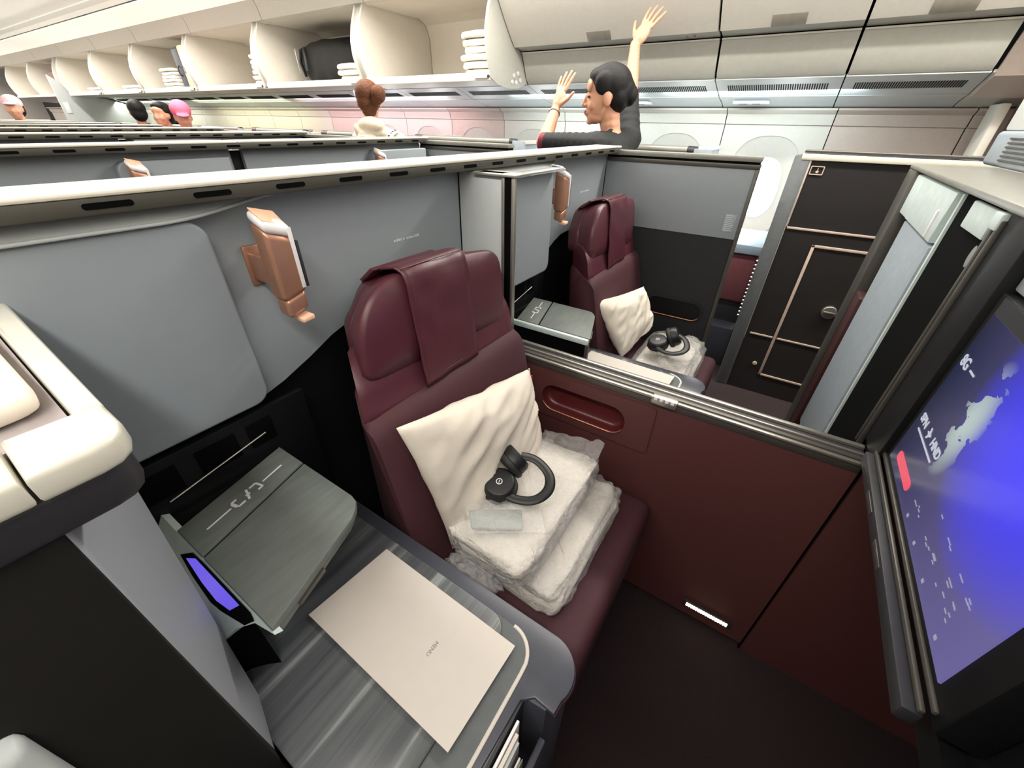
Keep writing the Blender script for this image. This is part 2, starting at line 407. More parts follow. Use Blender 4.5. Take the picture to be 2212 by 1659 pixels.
# --- passenger service strip under the bins
ps = bpy.data.objects.new('trim_1', None); link(ps); struct(ps); ORG[ps] = Vector((0, 0, 0)); ps['label'] = 'pale service strip with air vents below the window bins'
BX = [-0.6 - 1.27 + 0.635 * k for k in range(0, 4)]
edges = [-9.9 + 0.669 * k for k in range(12)] + [-1.865, -1.23, -0.60, 0.02, 0.56, 1.2, 1.9]
for a, c in zip(edges[:-1], edges[1:]):
    a2, c2 = a + 0.003, c - 0.003
    sweep('light_band', [(3.55, 1.517), (3.42, 1.553), (3.285, 1.575)], a2, c2, 'shell_light' if a < 0.5 else 'bin_grey', ps, -0.01)
    sweep('service_panel', [(3.28, 1.578), (3.05, 1.643)], a2, c2, 'shell_light' if a < 0.5 else 'bin_grey', ps, -0.012)
    if a < 0.5:
        # a row of narrow slits across the panel: too fine to pick apart
        bm = bmesh.new(); nn = 44; L = c2 - a2
        def on(y): return 1.578 + (3.28 - y) / 0.23 * 0.065
        for i in range(nn):
            xx = a2 + L * (0.10 + 0.80 * i / (nn - 1))
            b0 = bm_hexa([(xx - 0.0032, 3.125, on(3.125) - 0.0015), (xx + 0.0032, 3.125, on(3.125) - 0.0015), (xx + 0.0032, 3.20, on(3.20) - 0.0015), (xx - 0.0032, 3.20, on(3.20) - 0.0015),
                          (xx - 0.0032, 3.125, on(3.125) + 0.004), (xx + 0.0032, 3.125, on(3.125) + 0.004), (xx + 0.0032, 3.20, on(3.20) + 0.004), (xx - 0.0032, 3.20, on(3.20) + 0.004)])
            me = bpy.data.meshes.new('t'); b0.to_mesh(me); b0.free(); bm.from_mesh(me); bpy.data.meshes.remove(me)
        v = from_bm('vent_slits', bm, 'slit', ps); v['kind'] = 'stuff'
for xs in (-1.16, -0.42):
    pl = prism('reading_light_panel', rrect(xs - 0.10, xs + 0.10, 3.33, 3.47, 0.02), 'z', 1.543, 1.556, 'white', ps, 0)
    for dx in (-0.045, 0.03):
        prism('reading_light_lens', rrect(xs + dx - 0.022, xs + dx + 0.022, 3.36, 3.43, 0.01), 'z', 1.5405, 1.545, 'latch', pl)
# --- ceiling
ce = bpy.data.objects.new('ceiling', None); link(ce); struct(ce); ORG[ce] = Vector((0, 0, 0)); ce['label'] = 'bright white cabin ceiling with cove panels'
box('ceiling_backing', XB, XF, -0.9, 2.75, 2.36, 2.38, 'dark', ce)
cx_edges = [-16 + 1.3 * k for k in range(14)] + [1.9]
for a, c in zip(cx_edges[:-1], cx_edges[1:]):
    a2, c2 = a + 0.006, c - 0.006
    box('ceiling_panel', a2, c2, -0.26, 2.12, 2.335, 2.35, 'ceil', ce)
    for s in (1, -1):
        f = lambda prof: [(YC + s * (y - YC), z) for y, z in prof]
        t = -0.012 if s < 0 else 0.012
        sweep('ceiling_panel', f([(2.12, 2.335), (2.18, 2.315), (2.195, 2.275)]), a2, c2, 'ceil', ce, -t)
        sweep('cove_panel', f([(2.21, 2.272), (2.34, 2.292), (2.48, 2.285), (2.60, 2.252)]), a2, c2, 'cove', ce, -t)
        box('cove_grille', a2 + 0.15, c2 - 0.15, YC + s * (2.245 - YC) - 0.022, YC + s * (2.245 - YC) + 0.022, 2.2685, 2.284, 'latch', ce)
        sweep('bin_header', f([(2.60, 2.250), (2.625, 2.20), (2.64, 2.125), (2.72, 2.12)]), a2, c2, 'bin', ce, -t)
# --- aft end wall, forward end wall, cabin side behind the camera
struct(box('wall_back', XB - 0.05, XB, -1.8, 3.66, 0, 2.4, 'side'))['label'] = 'pale end wall at the back of the cabin'
struct(box('wall_front', XF, XF + 0.05, -1.8, 3.66, 0, 2.4, 'side'))['label'] = 'pale end wall at the front of the cabin'
wr = bpy.data.objects.new('wall_right', None); link(wr); struct(wr); ORG[wr] = Vector((0, 0, 0)); wr['label'] = 'sidewall and bins on the near side of the cabin'
mir = lambda prof: [(2 * YC - y, z) for y, z in prof]
sweep('sidewall_panel', mir([(3.55, 1.515), (3.56, 1.0), (3.47, 0)]), XB, XF, 'side', wr, 0.012)
sweep('bin_face', mir([(2.64, 2.13), (2.67, 2.03), (2.857, 1.83), (2.95, 1.81), (3.047, 1.645), (3.28, 1.578), (3.55, 1.515)]), XB, XF, 'bin', wr, 0.012)
# --- class bulkhead far aft
bk = struct(prism('wall_bulkhead', [(2.47, 0), (2.47, 1.90), (2.56, 1.83), (2.66, 1.66), (3.05, 1.63), (3.30, 1.565), (3.56, 1.50), (3.56, 0)], 'x', -10.05, -10.0, 'shell_light'))
bk['label'] = 'pale grey class bulkhead beside the window seats at the back'
box('sign_plate', -9.998, -9.99, 2.50, 2.56, 1.42, 1.56, 'white', bk, 0.004)

# ================================================================== OVERHEAD BINS
# closed bins, forward of the open ones
def closed_bin(x0, x1, label, latch_x, num=None):
    t = thing('overhead_bin', label, 'luggage bin', ((x0 + x1) / 2, 3.0, 1.64), 'closed overhead bins')
    a, c = x0 + 0.006, x1 - 0.006
    sweep('door', [(2.857, 1.832), (2.80, 1.885), (2.735, 1.955), (2.671, 2.032), (2.645, 2.118)], a, c, 'bin', t, -0.02)
    sweep('door_recess', [(2.955, 1.822), (2.87, 1.838)], a, c, 'bin_grey', t, -0.01)
    sweep('lower_panel', [(3.047, 1.650), (3.02, 1.672), (2.985, 1.745), (2.952, 1.812)], a, c, 'bin_grey', t, -0.015)
    box('trim_lip', a, c, 2.943, 2.957, 1.808, 1.816, 'bin', t, 0.002)
    prism('carcass', [(3.065, 1.66), (3.0, 1.82), (2.89, 1.85), (2.72, 2.05), (2.70, 2.11), (3.5, 2.11), (3.5, 1.66)], 'x', x0, x1, 'void', t)
    # latch paddle set into the door's lower edge
    u = lambda y: 1.832 + (2.857 - y) * 0.93
    l = hexa('latch', [(latch_x - 0.075, 2.856, u(2.856) - 0.004), (latch_x + 0.075, 2.856, u(2.856) - 0.004), (latch_x + 0.075, 2.812, u(2.812) - 0.004), (latch_x - 0.075, 2.812, u(2.812) - 0.004),
                       (latch_x - 0.075, 2.866, u(2.856) + 0.006), (latch_x + 0.075, 2.866, u(2.856) + 0.006), (latch_x + 0.075, 2.822, u(2.812) + 0.006), (latch_x - 0.075, 2.822, u(2.812) + 0.006)], 'latch', t, 0.006)
    if num:
        text('seat_number', num, 0.022, (x1 - 0.17, 2.915, 1.8275), (1, 0, 0), (0, 1, -0.19), 'ink', t)
        box('seat_icon', x1 - 0.135, x1 - 0.128, 2.905, 2.925, 1.8265, 1.8285, 'ink', t)
    return t
closed_bin(-1.865, -0.60, 'wide closed cream overhead bin above the flight attendant, with grey latch', -1.26, '8')
closed_bin(-0.60, 0.02, 'closed cream overhead bin between the wide closed bin and the foremost one', -0.29)
closed_bin(0.02, 0.56, 'foremost closed cream overhead bin at the right of the row', 0.30)
t = thing('bin_end_panel', 'smooth taupe filler panel closing off the forward end of the bin row', 'panel', (0.8, 3.1, 1.5))
sweep('face', [(3.30, 1.56), (3.05, 1.63), (2.93, 1.80), (2.84, 1.84), (2.69, 2.02), (2.675, 2.105)], 0.572, 1.5, 'side_warm', t, -0.02)
box('post', 0.70, 0.74, 3.30, 3.49, 0.9, 1.54, 'bin', t, 0.008)
box('side_post', 0.80, 0.9, 3.2, 3.49, 0.9, 1.56, 'side_warm', t, 0.01)
# open bins
OB = [-1.865, -3.08, -4.45, -5.78, -7.15, -8.50, -9.90]
names = ['open cream overhead bin nearest the closed ones', 'open cream overhead bin holding a big black bag', 'open cream overhead bin with quilts piled at its forward side',
         'open cream overhead bin with a tan case beside a quilt pile', 'open cream overhead bin holding one low flat quilt', 'aftmost open cream overhead bin before the bulkhead']
SIDE = [(2.615, 1.672), (2.585, 1.74), (2.566, 1.82), (2.566, 1.90), (2.590, 1.99), (2.65, 2.118), (3.30, 2.118), (3.34, 2.05), (3.34, 1.672)]
for i, (x1, x0) in enumerate(zip(OB[:-1], OB[1:])):
    t = thing('overhead_bin', names[i], 'luggage bin', ((x0 + x1) / 2, 3.0, 1.65), 'open overhead bins')
    a, c = x0 + (0.030 if i < 5 else 0.008), x1 - (0.030 if i > 0 else 0.008)
    prism('side_panel', SIDE, 'x', a, a + 0.018, 'bin', t, 0.003)
    prism('side_panel', SIDE, 'x', c - 0.018, c, 'bin', t, 0.003)
    if i < 5: prism('spacer', [(2.63, 1.672), (2.60, 1.74), (2.582, 1.82), (2.582, 1.90), (2.606, 1.99), (2.66, 2.118), (3.3, 2.118), (3.3, 1.672)], 'x', x0 - 0.0295, a - 0.0005, 'bin_grey', t)
    box('shelf', a, c, 2.612, 3.34, 1.660, 1.674, 'bin_in', t)
    box('front_lip', a, c, 2.598, 2.618, 1.642, 1.686, 'bin', t, 0.004)
    sweep('underside', [(3.045, 1.648), (2.80, 1.628), (2.61, 1.645)], a, c, 'bin_grey', t, -0.01)
    sweep('back_panel', [(3.335, 1.674), (3.33, 2.0), (3.29, 2.08), (3.20, 2.115)], a + 0.022, c - 0.022, 'bin_in', t, -0.012)
    box('roof', a, c, 2.66, 3.2, 2.112, 2.124, 'bin_in', t)
    box('hinge_block', c - 0.12, c - 0.02, 2.590, 2.60, 1.655, 1.677, 'white', t, 0.002)
    prism('hinge_pin', sellipse(c - 0.012, 1.664, 0.008, 0.008, 2, 10), 'y', 2.589, 2.60, 'dark', t)
    if i == 0:
        ep = prism('end_cap', [(2.598, 1.655), (2.556, 1.78), (2.552, 1.9), (2.585, 1.99), (2.655, 2.118), (2.70, 2.10), (2.86, 1.86), (2.96, 1.80), (3.04, 1.652), (2.92, 1.618), (2.80, 1.612), (2.68, 1.625)], 'x', c, c + 0.007, 'bin_grey', t, 0.002)
        for (yy, zz) in ((2.86, 1.685), (2.91, 1.70), (2.89, 1.65), (2.94, 1.665), (2.84, 1.65)):
            prism('bolt', sellipse(yy, zz, 0.013, 0.013, 2, 10), 'x', c + 0.007, c + 0.016, 'white', ep, 0.002)
# what lies in the bins
def quilt(name, label, cx, y0, z0, wx, wy, h, seed, grp):
    rnd = random.Random(seed)
    def fn(u, v):
        a = 2 * math.pi * u; ph = math.pi * (v - 0.5)
        c, s = math.cos(a), math.sin(a); e = 0.35
        sg = lambda q, p: math.copysign(abs(q) ** p, q)
        x = cx + wx / 2 * sg(c, e) * abs(math.cos(ph)) ** 0.3; y = y0 + wy / 2 + wy / 2 * sg(s, e) * abs(math.cos(ph)) ** 0.3
        z = z0 + h / 2 + h / 2 * sg(math.sin(ph), 0.4)
        d = noise.noise(Vector((x * 14 + seed, y * 14, z * 30))) * 0.008
        return (x + d, y + d, max(z0 + 0.001, z + d * 0.7))
    o = grid_sheet(name, fn, 28, 11, 'towel', None, True)
    return tag(o, label, 'quilt', grp)
def pile(cx, y0, wx, wy, n, h, where, seed):
    ords = ['lowest', 'second lowest', 'third lowest', 'fourth lowest', 'fifth lowest', 'sixth lowest', 'seventh lowest']
    for i in range(n):
        pos = 'topmost' if i == n - 1 and n > 1 else ords[i]
        lab = 'white folded quilt, %s of the pile %s' % (pos, where) if n > 1 else 'single white folded quilt %s' % where
        quilt('folded_quilt', lab, cx + 0.015 * math.sin(i * 2.3 + seed), y0 + 0.01 * math.cos(i * 1.7), 1.675 + i * h * 0.97, wx, wy, h, seed * 10 + i, 'quilts in the open overhead bins')
pile(-2.03, 2.66, 0.28, 0.40, 6, 0.040, 'in the bin nearest the closed ones', 1)
pile(-3.27, 2.63, 0.32, 0.17, 3, 0.038, 'beside the black bag', 2)
pile(-4.60, 2.64, 0.24, 0.36, 6, 0.040, 'in the bin aft of the black bag', 3)
pile(-6.55, 2.66, 0.36, 0.36, 6, 0.034, 'beside the slate and tan cases', 4)
pile(-7.75, 2.66, 0.55, 0.36, 2, 0.034, 'in the low-filled bin', 5)
pile(-9.05, 2.66, 0.60, 0.36, 2, 0.034, 'in the aftmost open bin', 6)
t = thing('duffel_bag', 'big black nylon bag with a pale tag lying in an open bin', 'bag', (-3.72, 2.95, 1.675))
def bagf(u, v):
    a = 2 * math.pi * u; k = abs(math.cos(math.pi * (v - 0.5))) ** 0.28
    sg = lambda q, p: math.copysign(abs(q) ** p, q)
    y = 3.05 + 0.21 * k * sg(math.cos(a), 0.6); z = 1.845 + 0.168 * k * sg(math.sin(a), 0.6); x = -4.34 + 0.90 * v
    d = noise.noise(Vector((x * 9, y * 9, z * 9))) * 0.016
    return (x + d, y + d, max(1.677, z + d))
grid_sheet('body', bagf, 36, 22, 'bag_black', t, True)
tube('strap', [(-4.16, 2.85, 1.74), (-4.165, 2.825, 1.84), (-4.16, 2.84, 1.93), (-4.13, 2.86, 1.95), (-4.10, 2.84, 1.9), (-4.10, 2.83, 1.78)], 0.014, 'hp', t, 8, False, 0.4)
hexa('tag', [(-4.26, 2.86, 1.76), (-4.225, 2.836, 1.76), (-4.225, 2.842, 1.764), (-4.26, 2.866, 1.764), (-4.28, 2.86, 1.93), (-4.23, 2.836, 1.95), (-4.23, 2.842, 1.95), (-4.28, 2.866, 1.93)], 'cotton', t, 0.002)
tube('zip', [(-4.1 + 0.08 * k, 3.02, 2.013) for k in range(7)], 0.006, 'dark', t, 6)
def case(name, label, x0, x1, y0, y1, h, m, tilt):
    t = thing(name, label, 'suitcase', ((x0 + x1) / 2, (y0 + y1) / 2, 1.675))
    hexa('shell', [(x0, y0, 1.677), (x1, y0, 1.677), (x1, y1, 1.677), (x0, y1, 1.677), (x0 + tilt, y0, 1.677 + h), (x1 + tilt, y0, 1.677 + h), (x1 + tilt, y1, 1.677 + h), (x0 + tilt, y1, 1.677 + h)], m, t, 0.025, 3)
    tube('handle', [((x0 + x1) / 2 + tilt * 0.3, y0 + 0.002, 1.677 + h * 0.3), ((x0 + x1) / 2 + tilt * 0.4, y0 - 0.02, 1.677 + h * 0.36), ((x0 + x1) / 2 + tilt * 0.55, y0 - 0.02, 1.677 + h * 0.5), ((x0 + x1) / 2 + tilt * 0.6, y0 + 0.002, 1.677 + h * 0.56)], 0.007, 'dark', t, 6)
case('slate_case', 'slate grey case standing upright between a quilt pile and the tan case', -6.20, -6.05, 2.66, 3.1, 0.36, 'case_slate', -0.04)
case('tan_case', 'tan hard case standing upright at the forward side of an open bin', -6.03, -5.85, 2.64, 3.1, 0.37, 'case_tan', -0.01)
# bins of the next cabin, past the bulkhead
for i, (x1, x0) in enumerate(((-10.05, -11.4), (-11.4, -12.8))):
    t = thing('overhead_bin', ('open overhead bin just past the bulkhead, a brown case inside' if i == 0 else 'open overhead bin farthest away past the bulkhead'), 'luggage bin', ((x0 + x1) / 2, 3, 1.65), 'overhead bins of the next cabin')
    prism('side_panel', SIDE, 'x', x0 + 0.008, x0 + 0.03, 'bin', t); prism('side_panel', SIDE, 'x', x1 - 0.03, x1 - 0.008, 'bin', t)
    box('shelf', x0, x1, 2.60, 3.34, 1.645, 1.674, 'bin_in', t); box('back_panel', x0, x1, 3.33, 3.34, 1.674, 2.12, 'bin_in', t); box('roof', x0, x1, 2.66, 3.3, 2.112, 2.124, 'bin_in', t)
    sweep('underside', [(3.28, 1.575), (2.80, 1.60), (2.61, 1.645)], x0, x1, 'white', t, -0.01)
case('brown_case', 'brown case lying in the open bin just past the bulkhead', -10.9, -10.25, 2.7, 3.1, 0.30, 'brown_box', 0)
# ================================================================== ROW PARTITIONS
def slot_poly(yc, zc, w, h): return rrect(yc - w / 2, yc + w / 2, zc - h / 2, zc + h / 2, h / 2 - 0.0001, 4)
ROWLAB = ['nearest row partition, grey shell behind the near burgundy seat', 'second row partition from the camera, grey with cream top', 'third row partition from the camera, grey with cream top',
          'fourth row partition from the camera, cream topped', 'fifth row partition from the camera, cream topped', 'sixth row partition from the camera, cream topped',
          'seventh row partition from the camera, cream topped', 'farthest row partition before the bulkhead, cream topped']
def partition(xf, label, k):
    t = thing('suite_partition', label, 'partition', (xf, 0.93, 0), 'row partitions between the suites')
    Y0, Y1 = -0.17, 2.00
    box('core', xf - 0.065, xf - 0.02, Y0, Y1, 0.0, 1.305, 'black', t)
    box('slot_rail', xf - 0.062, xf + 0.058, Y0, Y1, 1.314, 1.334, 'slot_rail', t, 0.002)
    for a, c in ((Y0, 0.928), (0.932, Y1)):
        box('cap', xf - 0.066, xf + 0.060, a, c, 1.334, 1.341, 'cap', t, 0.003)
    ns = 17 if k < 5 else 0
    for i in range(ns):
        yc = 0.176 + 0.1225 * (i - 2)
        if Y0 + 0.03 < yc < Y1 - 0.03:
            prism('vent_slot', slot_poly(yc, 1.3245, 0.052, 0.0075), 'x', xf + 0.054, xf + 0.0588, 'void', t, smooth=False)
    # grey back panels, one for each seat, with a swept lower edge
    for oy in (0.0, 1.06):
        flip = k % 2 == 1
        low = [(-0.10, 0.945), (0.06, 0.94), (0.20, 0.935), (0.27, 0.942), (0.33, 0.958), (0.40, 0.985), (0.46, 1.012), (0.52, 1.03), (0.60, 1.035), (0.927, 1.035)]
        pts = low + [(0.927, 1.313), (-0.10, 1.313)]
        pad = rrect(-0.08, 0.283, 0.952, 1.288, (0.03, 0.006, 0.006, 0.03), 6)
        if flip:
            pts = [(0.815 - p[0], p[1]) for p in pts]; pad = [(0.815 - p[0], p[1]) for p in pad]
        pts = [(p[0] + oy, p[1]) for p in pts]; pad = [(p[0] + oy, p[1]) for p in pad]
        if oy: pts = [(max(p[0], 0.965), p[1]) for p in pts]; pad = [(max(p[0], 0.972), p[1]) for p in pad]
        prism('back_panel', pts, 'x', xf - 0.022, xf, 'shell', t)
        prism('wing_pad', pad, 'x', xf - 0.01, xf + (0.034 if oy == 0 else 0.075), 'shell', t, 0.016 if oy == 0 else 0.022, 4)
        if not flip:
            # padded shoulder that swells out between rail and pad, with a piped lower edge
            ys = [(-0.09 if oy == 0 else -0.08) + 0.55 * i / 24 for i in range(25)]
            wy = lambda y: 1.0 if y < 0.22 else (0.5 + 0.5 * math.cos(math.pi * min(1, (y - 0.22) / 0.24)))
            vs = []
            for y in ys:
                q = wy(y); g = 0.036 if oy == 0 else 0.060; vs += [(xf + 0.002, y + oy, 1.3135), (xf + 0.004 + g * 0.5 * q, y + oy, 1.3125), (xf + 0.004 + g * q, y + oy, 1.3105 - 0.018 * q), (xf + 0.001, y + oy, 1.3080 - 0.022 * q)]
            fs = [(i * 4 + j, i * 4 + (j + 1) % 4, i * 4 + 4 + (j + 1) % 4, i * 4 + 4 + j) for i in range(24) for j in range(4)] + [(0, 1, 2, 3), (96, 97, 98, 99)]
            sh = from_bm('shoulder', bm_py(vs, fs), 'shell_light', t, True, 60)
            tube('piping', [(xf + 0.004 + (0.036 if oy == 0 else 0.060) * wy(y), y + oy, 1.3095 - 0.018 * wy(y)) for y in ys], 0.0028, 'shell_light', sh, 8)
    return t
PART = [partition(PROW[k], ROWLAB[k], k) for k in range(8)]
# faint printed notice on the near partition and its twin: a row of tiny strokes, too blurred to read
for oy in (0, 1.06):
    bm = bmesh.new(); rnd = random.Random(3)
    y = 0.672
    while y < 0.758:
        wd = rnd.uniform(0.002, 0.0045); hh = rnd.choice((0.004, 0.005, 0.0065))
        if rnd.random() > 0.16:
            b0 = bm_box(PROW[0] + 0.0002, PROW[0] + 0.001, y + oy, y + oy + wd, 1.172, 1.172 + hh); me = bpy.data.meshes.new('t'); b0.to_mesh(me); b0.free(); bm.from_mesh(me); bpy.data.meshes.remove(me)
        y += wd + 0.0016
    pn = from_bm('printed_notice', bm, 'mark', PART[0]); pn['label'] = 'small white printed notice'; pn['kind'] = 'stuff'

# ================================================================== READING LAMPS
def lamp(label):
    t = thing('reading_lamp', label, 'lamp', (-0.78, 0.345, 1.20), 'copper reading lamps on the partitions')
    x0, x1, y0, y1 = -0.732, -0.690, 0.337, 0.385
    def body(z0, zt, e, mm, nm, bev, par=t):
        # zt: top heights bl, fl, fr, br
        return hexa(nm, [(x0 + e, y0 + e, z0[0]), (x1 - e, y0 + e, z0[1]), (x1 - e, y1 - e, z0[2]), (x0 + e, y1 - e, z0[3]),
                         (x0 + e, y0 + e, zt[0]), (x1 - e, y0 + e, zt[1]), (x1 - e, y1 - e, zt[2]), (x0 + e, y1 - e, zt[3])], mm, par, bev, 4)
    b = body((1.150, 1.147, 1.158, 1.16), (1.281, 1.266, 1.249, 1.270), 0.0, 'copper', 'body', 0.009)
    body((1.279, 1.264, 1.247, 1.268), (1.299, 1.284, 1.267, 1.288), -0.0004, 'white', 'diffuser_band', 0.009)
    body((1.297, 1.282, 1.265, 1.286), (1.3005, 1.2855, 1.2685, 1.2895), 0.004, 'peach', 'top_cap', 0.006)
    body((1.118, 1.113, 1.126, 1.128), (1.151, 1.148, 1.159, 1.161), 0.0035, 'copper', 'lower_head', 0.007)
    hexa('switch_tab', [(-0.712, 0.356, 1.104), (-0.684, 0.356, 1.104), (-0.684, 0.38, 1.106), (-0.712, 0.38, 1.106), (-0.712, 0.356, 1.112), (-0.684, 0.356, 1.112), (-0.684, 0.38, 1.115), (-0.712, 0.38, 1.115)], 'peach', t, 0.002)
    box('edge_strip', -0.6925, -0.6885, y1 - 0.010, y1 - 0.003, 1.165, 1.268, 'white', b, 0.001)
    box('back_fin', -0.70, -0.69, y1 - 0.001, y1 + 0.004, 1.165, 1.245, 'dark', b, 0.001)
    box('arm', -0.776, -0.725, 0.338, 0.36, 1.172, 1.222, 'copper', t, 0.005, 3)
    box('wall_plate', -0.781, -0.774, 0.333, 0.364, 1.162, 1.232, 'copper', t, 0.003)
    return t
lamp0 = lamp('copper reading lamp beside the near burgundy headrest')
dup(lamp0, (0, 1.06, 0), 'copper reading lamp behind the second burgundy seat')
dup(lamp0, (-1.165, 0.215, 0), 'copper reading lamp on the second partition, left one')
dup(lamp0, (-1.165, 1.255, 0), 'copper reading lamp on the second partition, right one')
dup(lamp0, (-2.33, 1.06, 0), 'peach-topped reading lamp just showing above the third partition')

# ================================================================== CENTRE DIVIDER (near suite to second suite)
t = thing('centre_divider', 'burgundy lower divider with a silver framed window opening between the two suites', 'divider', (-0.15, 0.945, 0))
DV = t
sta = rrect(-0.475, -0.205, 0.662, 0.752, 0.0449, 9)
ring_prism('side_panel', ring_of(-0.62, 0.30, 0.03, 0.80, sta), sta, 'y', 0.925, 0.945, 'panel_red', t)
box('panel_core', -0.62, 0.30, 0.957, 0.985, 0.02, 0.80, 'panel_red', t)
pl_o = rrect(-0.545, -0.130, 0.632, 0.790, 0.012, 9); n_ = len(pl_o)
ring_prism('pocket_plate', pl_o, [(-0.34 + (p[0] + 0.34) * 1.0, p[1]) for p in sta], 'y', 0.920, 0.926, 'panel_red', t)
dish = []
for sc, yy in ((1.0, 0.925), (0.97, 0.938), (0.90, 0.949), (0.7, 0.953), (0.02, 0.953)):
    dish.append([(-0.34 + (p[0] + 0.34) * (1 - (1 - sc) * 0.33 if sc > 0.5 else sc), yy, 0.707 + (p[1] - 0.707) * sc) for p in sta])
vs = [p for r in dish for p in r]; n_ = len(sta)
fs = [(r * n_ + i, r * n_ + (i + 1) % n_, (r + 1) * n_ + (i + 1) % n_, (r + 1) * n_ + i) for r in range(len(dish) - 1) for i in range(n_)]
from_bm('finger_recess', bm_py(vs, fs), 'dish_red', t, True)
tube('copper_lip', [(p[0], 0.919, p[1] - 0.001) for p in sta if p[1] < 0.690], 0.0028, 'copper_lip', t, 8)
# sill rails
for (z0, z1, y0, y1, mm) in ((0.800, 0.822, 0.923, 0.99, 'silver_dark'), (0.822, 0.829, 0.918, 0.930, 'silver'), (0.822, 0.832, 0.930, 0.946, 'silver_dark'), (0.822, 0.836, 0.946, 0.953, 'silver'), (0.822, 0.832, 0.953, 0.972, 'dark'), (0.822, 0.838, 0.972, 0.985, 'silver')):
    box('sill_rail', -0.632, 0.30, y0, y1, z0, z1, mm, t, 0.0015)
# latch on the sill
lt = box('sill_latch', -0.150, -0.085, 0.908, 0.935, 0.812, 0.834, 'silver', t, 0.004)
for i in range(4): box('latch_rib', -0.143 + 0.014 * i, -0.134 + 0.014 * i, 0.906, 0.912, 0.8265, 0.836, 'white', lt, 0.001)
# post: silver, dark gasket, silver
for (x0, x1, mm) in ((-0.634, -0.624, 'silver'), (-0.624, -0.604, 'void'), (-0.604, -0.596, 'silver')):
    box('post', x0, x1, 0.922, 0.938, 0.836, 1.305, mm, t, 0.002)
box('fixed_panel', -0.778, -0.634, 0.928, 0.965, 0.0, 1.312, 'shell_light', t, 0.003)
box('panel_cap', -0.72, -0.588, 0.915, 0.99, 1.306, 1.312, 'rail', t, 0.002)
# the slim shelf with a raised edge over the second seat's pad
t = thing('wing_shelf', 'slim pale shelf with raised edge over the second seat pad', 'shelf', (-0.68, 1.15, 1.296))
box('tray', -0.722, -0.665, 0.99, 1.345, 1.290, 1.297, 'shell_light', t, 0.002)
tube('raised_edge', [(-0.665, 0.995, 1.298), (-0.664, 1.20, 1.298), (-0.667, 1.33, 1.298), (-0.68, 1.345, 1.299), (-0.72, 1.347, 1.303)], 0.0026, 'white', t, 8)

# ================================================================== SEATS
def headrest_outline():
    return [(0.378, 0.992), (0.372, 1.04), (0.376, 1.085), (0.392, 1.125), (0.42, 1.155), (0.46, 1.174), (0.52, 1.182), (0.62, 1.183), (0.72, 1.178), (0.80, 1.168), (0.835, 1.158), (0.858, 1.135), (0.866, 1.10), (0.868, 1.04), (0.862, 0.985), (0.845, 0.962), (0.80, 0.958), (0.62, 0.968), (0.45, 0.980)]
def cushion_pad(name, outline, x0, x1, m, parent, puff=0.02, tilt=0.0, z0=1.0, rings=7):
    # a padded slab standing in the y-z plane: rounded rim, slightly domed front at x1
    cy = sum(p[0] for p in outline) / len(outline); cz = sum(p[1] for p in outline) / len(outline); n = len(outline)
    prof = [(0.0, 0.0, 0.96), (0.0, 0.0, 1.0), (0.55, 0.0, 1.0), (0.80, 0.0, 0.985), (0.95, 0.0, 0.95), (1.0, 0.1, 0.90), (1.0, 0.6, 0.6), (1.0, 1.0, 0.02)]
    vs = []
    for a, p, s in prof:
        for (y, z) in outline:
            zz = cz + (z - cz) * s
            vs.append((x0 + (x1 - x0) * a + puff * p + (zz - z0) * tilt, cy + (y - cy) * s, zz))
    vs.append((x0, cy, cz)); c = len(vs) - 1
    fs = [(r * n + i, r * n + (i + 1) % n, (r + 1) * n + (i + 1) % n, (r + 1) * n + i) for r in range(len(prof) - 1) for i in range(n)]
    fs += [(c, i, (i + 1) % n) for i in range(n)]
    return from_bm(name, bm_py(vs, fs), m, parent, True, 50)
def subdivide_outline(o, k=4):
    n = len(o); out = []
    for i in range(n):
        p0, p1, p2, p3 = (Vector(o[(i + j) % n]) for j in (-1, 0, 1, 2))
        for j in range(k):
            t = j / k
            q = 0.5 * ((2 * p1) + (-p0 + p2) * t + (2 * p0 - 5 * p1 + 4 * p2 - p3) * t * t + (-p0 + 3 * p1 - 3 * p2 + p3) * t ** 3); out.append(tuple(q))
    return out
